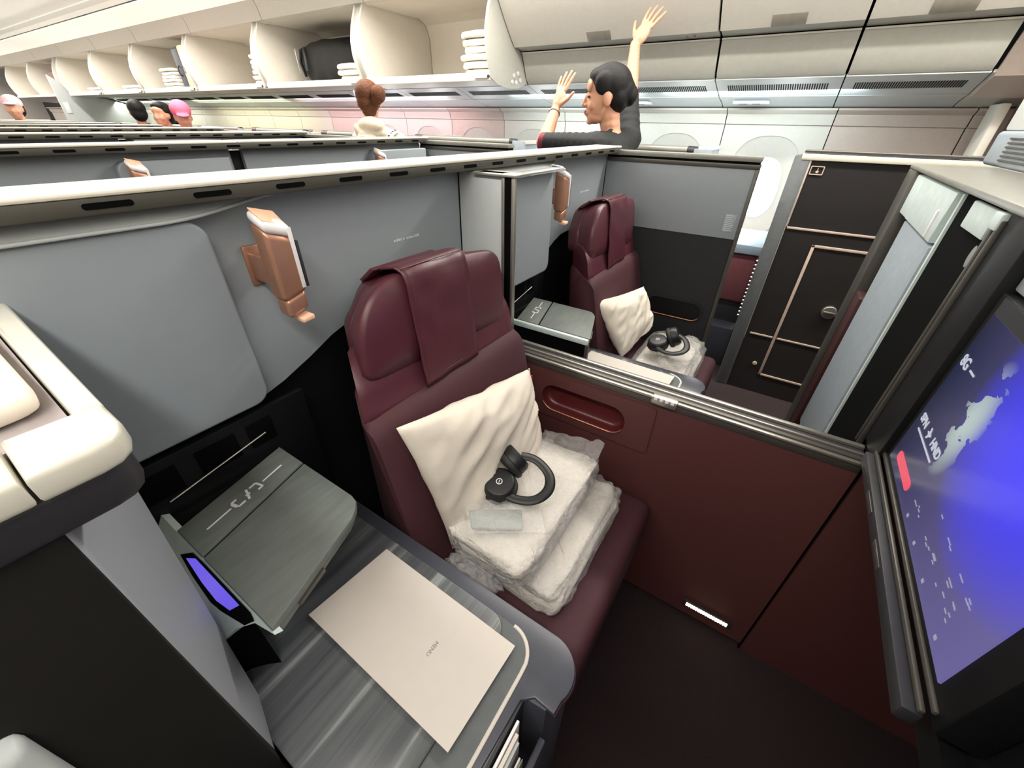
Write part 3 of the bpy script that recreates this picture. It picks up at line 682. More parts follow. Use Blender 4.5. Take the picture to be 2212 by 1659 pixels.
def make_seat(label):
    t = thing('lounge_seat', label, 'seat', (-0.3, 0.63, 0), 'burgundy lounge seats', 0)
    HO = subdivide_outline(headrest_outline(), 3)
    back_o = [(0.62 + (p[0] - 0.62) * 1.035, 1.075 + (p[1] - 1.075) * 1.04) for p in HO]
    cushion_pad('headrest_frame', back_o, -0.715, -0.655, 'leather', t, 0.0, -0.10, 1.07)
    h = cushion_pad('headrest', HO, -0.655, -0.582, 'leather', t, 0.012, -0.10, 1.07)
    # stitched seam round the front edge
    cy, cz = 0.62, 1.07
    tube('seam', [(-0.594 + (z - 1.07) * -0.10, cy + (y - cy) * 0.965, cz + (z - cz) * 0.965) for y, z in HO], 0.0014, 'leather', h, 5, True)
    # draped cover over the middle of the headrest
    path = [(-0.712, 1.165), (-0.705, 1.184), (-0.68, 1.193), (-0.64, 1.193), (-0.605, 1.189), (-0.586, 1.176), (-0.578, 1.15), (-0.572, 1.10), (-0.565, 1.03), (-0.556, 0.96), (-0.553, 0.925)]
    def cov(u, v):
        i = min(int(v * (len(path) - 1)), len(path) - 2); f = v * (len(path) - 1) - i
        x = path[i][0] * (1 - f) + path[i + 1][0] * f; z = path[i][1] * (1 - f) + path[i + 1][1] * f
        y = 0.515 + 0.185 * u
        x += 0.004 * noise.noise(Vector((y * 25, z * 20, 1))); return (x, y, z - 0.004 * (y - 0.6))
    c = grid_sheet('headrest_cover', cov, 14, 34, 'leather', t)
    md = c.modifiers.new('solid', 'SOLIDIFY'); md.thickness = 0.004; md.offset = 1
    for z, x in ((1.186, -0.590), (0.940, -0.5515)):
        tube('hem', [(x, 0.517 + 0.0181 * i, z) for i in range(11)], 0.0012, 'leather', c, 5)
    prism('cover_fold', [(-0.70, 1.186), (-0.66, 1.203), (-0.645, 1.197), (-0.69, 1.180)], 'y', 0.50, 0.68, 'leather', t, 0.003)
    # neck roll and backrest, swept across the seat with rounded shoulders
    def slab(nm, prof, y0, y1, r, m):
        n = len(prof); cx = sum(p[0] for p in prof) / n; cz = sum(p[1] for p in prof) / n
        st = [(y0, 0.80), (y0 + r * 0.3, 0.93), (y0 + r, 1.0), (y1 - r, 1.0), (y1 - r * 0.3, 0.93), (y1, 0.80)]
        vs = [(cx + (p[0] - cx) * s, y, cz + (p[1] - cz) * (1 - (1 - s) * 0.4)) for y, s in st for p in prof]
        fs = [(a * n + i, a * n + (i + 1) % n, (a + 1) * n + (i + 1) % n, (a + 1) * n + i) for a in range(len(st) - 1) for i in range(n)] + [tuple(range(n)), tuple(range(5 * n, 6 * n))]
        return from_bm(nm, bm_py(vs, fs), m, t, True, 50)
    slab('neck_band', subdivide_outline([(-0.68, 1.02), (-0.62, 1.03), (-0.582, 0.995), (-0.566, 0.95), (-0.560, 0.915), (-0.60, 0.885), (-0.66, 0.89)], 4), 0.356, 0.885, 0.03, 'leather')
    slab('backrest', subdivide_outline([(-0.69, 0.93), (-0.60, 0.935), (-0.545, 0.915), (-0.520, 0.85), (-0.485, 0.70), (-0.455, 0.56), (-0.44, 0.44), (-0.56, 0.40), (-0.64, 0.60)], 4), 0.350, 0.895, 0.04, 'fabric')
    box('seat_cushion', -0.56, -0.068, 0.352, 0.912, 0.33, 0.482, 'fabric', t, 0.034, 4)
    hexa('leg_rest', [(-0.20, 0.365, 0.06), (-0.105, 0.365, 0.06), (-0.105, 0.905, 0.06), (-0.20, 0.905, 0.06), (-0.20, 0.365, 0.345), (-0.085, 0.365, 0.345), (-0.085, 0.905, 0.345), (-0.20, 0.905, 0.345)], 'fabric', t, 0.02, 3)
    box('base', -0.70, -0.19, 0.37, 0.90, 0.0, 0.34, 'black', t, 0.01)
    return t
def taper(o):
    # the seat narrows towards its back on the console side
    if o.type == 'MESH' and o.name.split('.')[0] in ('headrest', 'headrest_frame', 'neck_band', 'backrest', 'seam', 'headrest_cover', 'cover_fold', 'hem'):
        oo = ORG[o]
        for v in o.data.vertices:
            x, y = v.co.x + oo.x, v.co.y + oo.y
            if x < -0.575 and v.co.z > 1.05: v.co.z -= (-0.575 - x) * 0.34 * min(1, (v.co.z - 1.05) / 0.08)
            if x < -0.57 and y < 0.62 and 'cover' not in o.name and 'hem' not in o.name: v.co.y += (-0.57 - x) * 0.62 * min(1, (0.62 - y) / 0.22)
    for c in o.children: taper(c)
seat0 = make_seat('near burgundy seat with a pillow and headphones on it')
taper(seat0)
seat1 = dup(seat0, (0, 1.06, 0), 'second burgundy seat seen through the divider opening')

# ================================================================== CONSOLES
def make_console(label):
    t = thing('side_console', label, 'console', (-0.4, 0.15, 0), 'side consoles with streaked tables')
    outer = [(-0.776, -0.115), (-0.066, -0.115)] + [(-0.055, 0.0), (-0.052, 0.20)] + [(-0.112 + 0.06 * math.cos(math.radians(a)), 0.285 + 0.06 * math.sin(math.radians(a))) for a in range(0, 91, 10)] + [(-0.776, 0.345)]
    # body with a notch for the literature pocket at the front
    body = [(-0.776, -0.02), (-0.115, -0.02), (-0.115, 0.232), (-0.075, 0.236)] + [(-0.112 + 0.052 * math.cos(math.radians(a)), 0.285 + 0.052 * math.sin(math.radians(a))) for a in range(-40, 91, 10)] + [(-0.776, 0.337)]
    prism('body', body, 'z', 0.0, 0.646, 'console', t, 0.004)
    top = [(-0.776, -0.02), (-0.125, -0.02), (-0.115, 0.225), (-0.098, 0.240), (-0.062, 0.238)] + [(-0.112 + 0.058 * math.cos(math.radians(a)), 0.285 + 0.058 * math.sin(math.radians(a))) for a in range(-25, 91, 8)] + [(-0.776, 0.343)]
    prism('rim', top, 'z', 0.637, 0.651, 'console', t, 0.004)
    tube('edge_piping', [(p[0], p[1], 0.640) for p in top[4:]], 0.0026, 'fabric', t, 6)
    mo = [(-0.66, -0.02), (-0.134, -0.02), (-0.134, 0.255)] + [(-0.184 + 0.05 * math.cos(math.radians(a)), 0.263 + 0.05 * math.sin(math.radians(a))) for a in range(10, 91, 10)] + [(-0.66, 0.313)]
    prism('mat', mo, 'z', 0.650, 0.653, 'mat_grey', t, 0.001)
    tube('cream_line', [(-0.134, -0.02, 0.653), (-0.134, 0.08, 0.653), (-0.134, 0.255, 0.653)] + [(-0.184 + 0.05 * math.cos(math.radians(a)), 0.263 + 0.05 * math.sin(math.radians(a)), 0.653) for a in range(10, 91, 8)], 0.0032, 'paper', t, 8, False, 0.5, (0, 0, 1))
    tb = rrect(-0.70, -0.192, -0.02, 0.311, (0.04, 0.003, 0.003, 0.01), 8)
    prism('streaked_table', tb, 'z', 0.652, 0.660, 'marble', t, 0.002)
    box('pocket_front', -0.074, -0.062, -0.02, 0.222, 0.40, 0.585, 'console', t, 0.004)
    box('pocket_back', -0.118, -0.112, -0.02, 0.230, 0.40, 0.645, 'dark', t)
    return t
con0 = make_console('near console with streaked slate table under the closed menu')
dup(con0, (0, 1.06, 0), 'second console with streaked table, seen over the divider sill')
# literature in the pocket at the front of the near console
for i, (x, z, h, lab, mm) in enumerate(((-0.106, 0.638, 0.0024, 'white card rearmost in the console pocket', 'white'), (-0.0985, 0.640, 0.003, 'thick white booklet in the middle of the console pocket', 'paper'), (-0.0835, 0.612, 0.0016, 'thin dark-backed leaflet foremost in the console pocket', 'paper'))):
    t = thing('leaflet', lab, 'leaflet', (x, 0.06, 0.42), 'papers in the console pocket')
    box('cover', x - h, x + h, -0.018, 0.205 - 0.015 * i, 0.41, z, mm, t, 0.001)
    if i == 1: box('pages', x + h, x + h + 0.004, -0.017, 0.185, 0.41, z - 0.012, 'shell_light', t)
    else: box('inside_sheet', x + h, x + h + 0.0012, -0.017, 0.18, 0.41, z - 0.02, 'shell_light', t)
# charging hood: lid over an open cubby
def make_hood(label):
    t = thing('charging_hood', label, 'storage hood', (-0.58, 0.16, 0.66), 'slate charging hoods on the consoles')
    A, B, Cc, D = (-0.694, 0.050), (-0.749, 0.262), (-0.480, 0.262), (-0.412, 0.050)
    def lerp(p, q, f): return (p[0] + (q[0] - p[0]) * f, p[1] + (q[1] - p[1]) * f)
    f1 = 0.315
    S0, S1 = lerp(A, D, f1), lerp(B, Cc, f1)
    g = 0.0026
    prism('seam_core', [(S0[0] - 0.01, S0[1] + 0.002), (S0[0] + 0.01, S0[1] + 0.002), (S1[0] + 0.01, S1[1] - 0.002), (S1[0] - 0.01, S1[1] - 0.002)], 'z', 0.823, 0.834, 'void', t)
    def plate(nm, q, z0, z1, m, par, b=0.004): return prism(nm, q, 'z', z0, z1, m, par, b, 2)
    rc = [(Cc[0] - 0.035, Cc[1]), (Cc[0] - 0.018, Cc[1] - 0.004), (Cc[0] - 0.004, Cc[1] - 0.016), (Cc[0] + 0.008, Cc[1] - 0.034)]
    plate('rear_lid', [A, (S0[0] - g, S0[1]), (S1[0] - g, S1[1]), B], 0.822, 0.838, 'lid', t, 0.002)
    ld = plate('front_lid', [(S0[0] + g, S0[1]), D] + rc[::-1] + [(S1[0] + g, S1[1])], 0.822, 0.838, 'lid', t, 0.002)
    plate('lid_lip', [(S0[0] + 0.02, S0[1] + 0.008), (D[0] - 0.004, D[1] + 0.006)] + [(p[0] - 0.004, p[1] - 0.004) for p in rc[::-1]] + [(S1[0] + 0.02, S1[1] - 0.006)], 0.808, 0.822, 'lid', t, 0.002)
    hexa('finger_catch', [(-0.436, 0.095, 0.812), (-0.4255, 0.095, 0.812), (-0.443, 0.15, 0.812), (-0.453, 0.15, 0.812), (-0.436, 0.095, 0.818), (-0.4245, 0.095, 0.818), (-0.442, 0.15, 0.818), (-0.453, 0.15, 0.818)], 'silver_dark', ld, 0.001)
    box('rear_wall', -0.765, -0.748, 0.045, 0.27, 0.655, 0.82, 'black', t)
    hexa('seat_side_wall', [(-0.748, 0.252, 0.66), (-0.60, 0.252, 0.66), (-0.60, 0.262, 0.66), (-0.748, 0.262, 0.66), (-0.748, 0.252, 0.822), (-0.50, 0.252, 0.822), (-0.50, 0.262, 0.822), (-0.748, 0.262, 0.822)], 'black', t)
    # charging symbol: a line, an open battery bracket, a bolt, a bracket, a line; runs across the rear lid
    ax = Vector((B[0] - A[0], B[1] - A[1], 0)).normalized(); px = Vector((ax.y, -ax.x, 0))
    c = Vector((*lerp(lerp(A, B, 0.5), lerp(S0, S1, 0.5), 0.55), 0.8382))
    ic = []
    def bar(u0, v0, u1, v1, wd):
        a = c + ax * u0 + px * v0; e = c + ax * u1 + px * v1; d = (e - a).normalized(); nn = Vector((-d.y, d.x, 0)) * wd * 0.68
        q = [a - nn, e - nn, e + nn, a + nn]; ic.append(bm_hexa([tuple(v) for v in q] + [tuple(v + Vector((0, 0, 0.0006))) for v in q]))
    for (q) in ((-0.080, 0, -0.034, 0, 0.0022), (0.034, 0, 0.080, 0, 0.0022), (-0.030, 0, -0.026, 0, 0.009), (-0.026, -0.009, -0.026, 0.009, 0.0028), (-0.026, 0.009, -0.012, 0.009, 0.0028), (-0.026, -0.009, -0.016, -0.009, 0.0028),
                (0.026, -0.009, 0.026, 0.009, 0.0028), (0.026, 0.009, 0.016, 0.009, 0.0028), (0.026, -0.009, 0.012, -0.009, 0.0028), (-0.006, 0.012, 0.001, 0.0, 0.003), (-0.004, 0.001, 0.005, 0.0, 0.0035), (0.001, 0.001, 0.007, -0.012, 0.003)): bar(*q)
    bm = bmesh.new()
    for b0 in ic: me = bpy.data.meshes.new('t'); b0.to_mesh(me); b0.free(); bm.from_mesh(me); bpy.data.meshes.remove(me)
    s = from_bm('charging_symbol', bm, 'white', t); s['label'] = 'white charging symbol with a bolt between brackets'
    tube('trim_line', [(-0.752, 0.068, 0.852), (-0.7535, 0.25, 0.884)], 0.0016, 'silver', t, 6)
    return t
hood0 = make_hood('near slate charging hood with white bolt symbol')
dup(hood0, (0, 1.06, 0), 'second slate charging hood seen through the divider opening')
# glossy black panel behind the hood
t = thing('rear_stowage', 'glossy black stowage panel behind the near charging hood', 'panel', (-0.765, 0.15, 0.66))
box('panel', -0.772, -0.757, -0.02, 0.35, 0.66, 0.935, 'black', t, 0.004)
for (y0, y1) in ((0.03, 0.10), (0.13, 0.20), (0.22, 0.27)): box('socket_plate', -0.7575, -0.7555, y0, y1, 0.86, 0.915, 'void', t, 0.0005)
dup(t, (0, 1.06, 0), 'glossy black stowage panel behind the second charging hood')
# ================================================================== NEAR LEDGE WALL AND HANDSET PANEL
t = thing('ledge_wall', 'close-up side wall with off-white ledge and dark end at the left edge', 'side wall', (-0.55, -0.1, 0))
hexa('dark_end', [(-0.42, -0.19, 0.0), (-0.36, -0.19, 0.0), (-0.36, -0.024, 0.0), (-0.42, -0.026, 0.0), (-0.42, -0.19, 1.175), (-0.36, -0.19, 1.175), (-0.36, -0.024, 1.175), (-0.42, -0.020, 1.175)], 'end_dark', t, 0.004)
hexa('inner_panel', [(-0.66, -0.18, 0.30), (-0.362, -0.18, 0.30), (-0.362, -0.028, 0.30), (-0.60, -0.125, 0.30), (-0.66, -0.18, 1.176), (-0.362, -0.18, 1.176), (-0.362, -0.022, 1.176), (-0.60, 0.046, 1.176)], 'shell_side', t, 0.006, 3)
lp = [(-0.772, -0.30), (-0.346, -0.30), (-0.346, 0.012), (-0.349, 0.024), (-0.357, 0.032), (-0.370, 0.036), (-0.772, 0.047)]
prism('under_trim', [(p[0] - 0.006, p[1] - 0.004) for p in lp], 'z', 1.172, 1.208, 'dark', t, 0.006, 3)
lin_ = [(-0.76, -0.27), (-0.408, -0.27), (-0.408, 0.017), (-0.76, 0.024)]
prism('ledge_front', [(-0.408, -0.30), (-0.346, -0.30), (-0.346, -0.022), (-0.408, -0.022)], 'z', 1.206, 1.231, 'ledge', t, 0.006, 3)
prism('ledge_corner', [(-0.408, -0.020), (-0.346, -0.020)] + lp[2:6] + [(-0.408, 0.0365)], 'z', 1.206, 1.231, 'ledge', t, 0.006, 3)
prism('ledge_side', [(-0.772, 0.0245), (-0.4075, 0.0185), (-0.4075, 0.0365), (-0.772, 0.047)], 'z', 1.206, 1.231, 'ledge', t, 0.004, 3)
prism('tray', [(-0.772, -0.28), (-0.409, -0.28), (-0.409, 0.0165), (-0.772, 0.023)], 'z', 1.206, 1.219, 'tray_mauve', t)
hexa('grab_pad', [(-0.362, -0.19, 0.80), (-0.342, -0.19, 0.80), (-0.342, -0.118, 0.84), (-0.362, -0.115, 0.83), (-0.362, -0.19, 1.06), (-0.342, -0.19, 1.055), (-0.342, -0.112, 1.03), (-0.362, -0.108, 1.04)], 'shell_light', t, 0.008, 3)
def foldf(u, v):
    sg = lambda q, p: math.copysign(abs(q) ** p, q)
    a = 2 * math.pi * u; ph = math.pi * (v - 0.5); k = abs(math.cos(ph)) ** 0.12
    x = -0.605 + 0.165 * sg(math.cos(a), 0.12) * k; y = -0.125 + 0.137 * sg(math.sin(a), 0.12) * k; z = 1.2305 + 0.011 * sg(math.sin(ph), 0.5)
    return (x, y, z + 0.002 * noise.noise(Vector((x * 20, y * 20, 0))))
tag(grid_sheet('folded_cloth', foldf, 40, 11, 'cotton', None, True), 'folded white cloth lying in the ledge tray at the left edge', 'cloth')
def make_handset(label):
    t = thing('handset_panel', label, 'control panel', (-0.6, 0.03, 0.72), 'handset panels beside the charging hoods')
    def pz(y): return 0.830 + 1.615 * (y - 0.047)
    q = [(-0.765, 0.049), (-0.405, 0.049), (-0.45, 0.043), (-0.485, 0.026), (-0.512, 0.004), (-0.552, -0.018), (-0.765, -0.02)]
    n = len(q); nv = Vector((0, 0.85, -0.526)) * 0.012
    vs = [(x, y, pz(y)) for x, y in q] + [(x, y + nv.y, pz(y) + nv.z) for x, y in q]
    from_bm('panel', bm_py(vs, [tuple(range(n)), tuple(range(n, 2 * n))] + [(i, (i + 1) % n, n + (i + 1) % n, n + i) for i in range(n)]), 'mint', t)
    def tile(nm, pts, m, up, par):
        vs = [(x, y - 0.85 * 0.0, pz(y) + u) for u in (up - 0.003, up) for x, y in pts]; k = len(pts)
        return from_bm(nm, bm_py(vs, [tuple(range(k)), tuple(range(k, 2 * k))] + [(i, (i + 1) % k, k + (i + 1) % k, k + i) for i in range(k)]), m, par)
    h = tile('handset', [(-0.668, 0.034), (-0.635, 0.0455), (-0.60, 0.0465), (-0.463, 0.0465), (-0.452, 0.044), (-0.47, 0.034), (-0.53, 0.026), (-0.56, 0.024), (-0.62, 0.028)], 'void', 0.003, t)
    s = tile('handset_screen', [(-0.648, 0.036), (-0.622, 0.0435), (-0.49, 0.0435), (-0.508, 0.033), (-0.545, 0.0295), (-0.59, 0.031)], 'scr_blue', 0.0042, h)
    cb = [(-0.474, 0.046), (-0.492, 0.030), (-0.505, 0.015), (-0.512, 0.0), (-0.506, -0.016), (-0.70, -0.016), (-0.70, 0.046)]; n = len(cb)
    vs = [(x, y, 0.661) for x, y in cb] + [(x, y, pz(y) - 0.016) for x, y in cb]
    from_bm('cubby', bm_py(vs, [tuple(range(n)), tuple(range(n, 2 * n))] + [(i, (i + 1) % n, n + (i + 1) % n, n + i) for i in range(n)]), 'void', t)  # solid black block, the shade of the open hole put into its colour
    return t
h0 = make_handset('pale panel with lit violet handset beside the near charging hood')
h1 = dup(h0, (0, 1.06, 0), 'pale panel strip along the second charging hood')
for ch in list(h1.children):
    if ch.name.startswith(('handset', 'panel', 'cubby')):
        for g in list(ch.children): bpy.data.objects.remove(g)
        bpy.data.objects.remove(ch)
ORG[h1] = Vector(h1.location)
box('cubby_face', -0.70, -0.424, 1.104, 1.110, 0.662, 0.816, 'void', h1)
box('strip_edge', -0.715, -0.414, 1.094, 1.109, 0.818, 0.837, 'mint', h1, 0.004)
box('front_post', -0.424, -0.412, 1.100, 1.112, 0.662, 0.818, 'silver_dark', h1, 0.002)
# ================================================================== SMALL THINGS ON THE NEAR SUITE
def make_menu(label):
    t = thing('menu_booklet', label, 'menu', (-0.33, 0.2, 0.66), 'menu booklets on the tables')
    P4 = [(-0.488, 0.287), (-0.503, 0.116), (-0.167, 0.111), (-0.162, 0.281)]
    prism('cover', P4, 'z', 0.6638, 0.6654, 'paper', t, smooth=False)
    cxm, cym = -0.33, 0.199
    prism('inner_leaves', [(cxm + (p[0] - cxm) * 0.992, cym + (p[1] - cym) * 0.988) for p in P4], 'z', 0.6612, 0.6636, 'cotton', t, smooth=False)
    text('title', 'MENU', 0.0095, (-0.278, 0.199, 0.6656), (0, -1, 0), (1, 0, 0), 'ink', t, 0.0002)
    return t
m0 = make_menu('large closed cream menu on the near streaked table')
dup(m0, (0.0, 1.06, 0), 'cream menu on the second table, seen over the sill')
def pillow(name, label, TL, TR, BR, BL, thick, seed, tagpos=None):
    TL, TR, BR, BL = map(Vector, (TL, TR, BR, BL)); c = (TL + TR + BR + BL) / 4
    nrm = (TR - TL).cross(BL - TL).normalized()
    if nrm.x < 0: nrm = -nrm
    t = thing(name, label, 'pillow', tuple(BL), 'white pillows on the seats')
    N = 44
    def surf(sgn):
        def fn(u, v):
            p = TL * (1 - u) * (1 - v) + TR * u * (1 - v) + BR * u * v + BL * (1 - u) * v
            pin = 0.035 * (math.sin(math.pi * u) * (1 if v in (0, 1) else 0))
            e = (16 * u * (1 - u) * v * (1 - v)) ** 0.42
            # edges draw in a little between the corners
            k = 0.055 * (math.sin(math.pi * u) * (2 * v - 1) ** 6 + math.sin(math.pi * v) * (2 * u - 1) ** 6)
            p = p + (c - p) * k
            w = noise.noise(Vector((u * 3 + seed, v * 3, 0))) * 0.010 - abs(noise.noise(Vector(((u + v) * 4.2 + seed, (u - v) * 1.3, 3)))) * 0.026 + 0.006 - max(0, 0.35 - abs(noise.noise(Vector(((u + v * 0.7) * 3.1 + seed * 2, (u - v) * 0.9, 8))))) * 0.030
            w += 0.004 * noise.noise(Vector(((u + v) * 11, (u - v) * 4 + seed, 7)))
            return tuple(p + nrm * sgn * (thick * e + w * min(1, e * 1.6)))
        return fn
    bm = bmesh.new(); grids = []
    for sgn in (1, -1):
        f = surf(sgn); grids.append([[None] * (N + 1) for _ in range(N + 1)])
        for j in range(N + 1):
            for i in range(N + 1):
                if sgn == -1 and (i in (0, N) or j in (0, N)): grids[1][j][i] = grids[0][j][i]
                else: grids[-1][j][i] = bm.verts.new(f(i / N, j / N))
        g = grids[-1]
        for j in range(N):
            for i in range(N):
                bm.faces.new((g[j][i], g[j][i + 1], g[j + 1][i + 1], g[j + 1][i]))
    o = from_bm('cover', bm, 'cotton', t, True)
    tube('seam', [tuple((TR * (1 - f) + BR * f) + (c - (TR * (1 - f) + BR * f)) * 0.055 * math.sin(math.pi * f)) for f in [i / 12 for i in range(13)]], 0.0022, 'cotton', t, 6)
    if tagpos:
        q = Vector(tagpos); box('tag', q.x - 0.002, q.x + 0.002, q.y - 0.004, q.y + 0.010, q.z - 0.012, q.z + 0.012, 'tag', t, 0.001)
    return t
pillow('pillow', 'big white pillow with red tag leaning on the near seat', (-0.478, 0.358, 0.950), (-0.452, 0.790, 0.872), (-0.400, 0.800, 0.635), (-0.425, 0.415, 0.560), 0.056, 1, (-0.446, 0.788, 0.838))
pillow('pillow', 'smaller-looking white pillow leaning on the second seat', (-0.535, 1.43, 0.835), (-0.43, 1.715, 0.835), (-0.37, 1.78, 0.64), (-0.40, 1.475, 0.60), 0.055, 5)
def wrapped_quilt(label, x0, x1, y0, y1, z0, z1, layers, seed, wrap=True):
    t = thing('wrapped_quilt', label, 'quilt', ((x0 + x1) / 2, (y0 + y1) / 2, z0), 'plastic-wrapped quilts on the seats')
    h = (z1 - z0) / layers
    sg = lambda q, p: math.copysign(abs(q) ** p, q)
    for i in range(layers):
        zz = z0 + h * (i + 0.5); ins = 0.012 * ((i * 7 + seed) % 3)
        def fn(u, v, zz=zz, ins=ins, i=i, grow=0.0, amp=0.006):
            a = 2 * math.pi * u; ph = math.pi * (v - 0.5); k = abs(math.cos(ph)) ** 0.14
            x = (x0 + x1) / 2 + ((x1 - x0) / 2 - ins + grow) * sg(math.cos(a), 0.16) * k; y = (y0 + y1) / 2 + ((y1 - y0) / 2 - ins * 0.6 + grow) * sg(math.sin(a), 0.16) * k
            z = zz + (h / 2 * 1.04 + grow) * sg(math.sin(ph), 0.6)
            d = noise.noise(Vector((x * 16 + seed, y * 16, z * 40))) * amp + noise.noise(Vector((x * 55, y * 20, z * 90 + seed))) * amp * 0.6 + noise.noise(Vector((x * 120, y * 120, z * 120 + seed))) * amp * 0.25
            return (x + d, y + d, max(z0, z + d))
        grid_sheet('fold_layer', fn, 120, 21, 'quilt', t, True)
    if wrap:
        def wf(u, v, gz=0):
            a = 2 * math.pi * u; ph = math.pi * (v - 0.5); k = abs(math.cos(ph)) ** 0.22
            x = (x0 + x1) / 2 + ((x1 - x0) / 2 + 0.006) * sg(math.cos(a), 0.3) * k; y = (y0 + y1) / 2 + ((y1 - y0) / 2 + 0.008) * sg(math.sin(a), 0.3) * k
            z = (z0 + z1) / 2 + ((z1 - z0) / 2 + 0.009) * sg(math.sin(ph), 0.7)
            d = abs(noise.noise(Vector((x * 30 + seed, y * 30, z * 34)))) * 0.014 + noise.noise(Vector((x * 60, y * 60, z * 60 + seed))) * 0.004
            return (x + d, y + d, max(z0 + 0.0005, z + d))
        grid_sheet('plastic_wrap', wf, 150, 31, 'wrap', t, True)
    return t
wrapped_quilt('lower wrapped white quilt on the near seat, its fold facing the screen', -0.44, -0.150, 0.435, 0.835, 0.486, 0.560, 2, 3)
wrapped_quilt('upper wrapped white quilt under the headphones on the near seat', -0.44, -0.222, 0.405, 0.800, 0.566, 0.650, 2, 8)
wrapped_quilt('wrapped white quilt lying beside the pillow on the second seat', -0.38, -0.13, 1.48, 1.88, 0.486, 0.585, 3, 12)
# loose plastic flap standing up at the back of the upper quilt
def flap(u, v):
    x = -0.40 + 0.18 * u; y = 0.765 + 0.045 * v + 0.02 * noise.noise(Vector((u * 4, v * 3, 2))); z = 0.655 + 0.045 * v * (0.4 + u * 0.8) + 0.012 * noise.noise(Vector((u * 7, v * 5, 5)))
    return (x + 0.01 * noise.noise(Vector((u * 6, v * 6, 9))), y, z)
tag(grid_sheet('plastic_bag_flap', flap, 20, 10, 'wrap'), 'clear crumpled plastic flap sticking up behind the headphones', 'plastic bag')
def crumple(cx, cy, cz, rx, ry, rz, seed, label):
    def fn(u, v):
        a = 2 * math.pi * u; ph = math.pi * (v - 0.5)
        d = Vector((math.cos(a) * math.cos(ph), math.sin(a) * math.cos(ph), math.sin(ph)))
        r = 1 + 0.35 * noise.noise(d * 2.2 + Vector((seed, 0, 0))) + 0.16 * noise.noise(d * 7 + Vector((0, seed, 0)))
        return (cx + rx * d.x * r, cy + ry * d.y * r, max(0.487, cz + rz * d.z * r))
    o = grid_sheet('plastic_bag', fn, 48, 24, 'wrap', None, True); return tag(o, label, 'plastic bag', 'loose clear plastic bags on the seats')
crumple(-0.36, 0.405, 0.53, 0.07, 0.035, 0.04, 3, 'bunched clear plastic at the console side of the near quilts')
crumple(-0.22, 1.68, 0.605, 0.09, 0.15, 0.035, 6, 'crumpled clear plastic bag heaped on the second seat')
# flat slipper pouch in clear plastic
t = thing('amenity_pouch', 'flat grey pouch in clear plastic lying under the pillow corner', 'pouch', (-0.33, 0.50, 0.655))
hexa('pouch', [(-0.405, 0.460, 0.661), (-0.37, 0.425, 0.661), (-0.275, 0.485, 0.661), (-0.305, 0.530, 0.661), (-0.405, 0.460, 0.672), (-0.37, 0.425, 0.671), (-0.275, 0.485, 0.669), (-0.305, 0.530, 0.671)], 'mat_light', t, 0.006, 3)
def pf(u, v):
    p = Vector((-0.425, 0.47, 0.681)) * (1 - u) * (1 - v) + Vector((-0.36, 0.405, 0.679)) * (1 - u) * v + Vector((-0.225, 0.50, 0.676)) * u * v + Vector((-0.285, 0.57, 0.679)) * u * (1 - v)
    return (p.x, p.y, p.z + 0.007 * noise.noise(Vector((u * 8, v * 8, 4))) + 0.003)
grid_sheet('plastic_sleeve', pf, 24, 18, 'wrap', t)
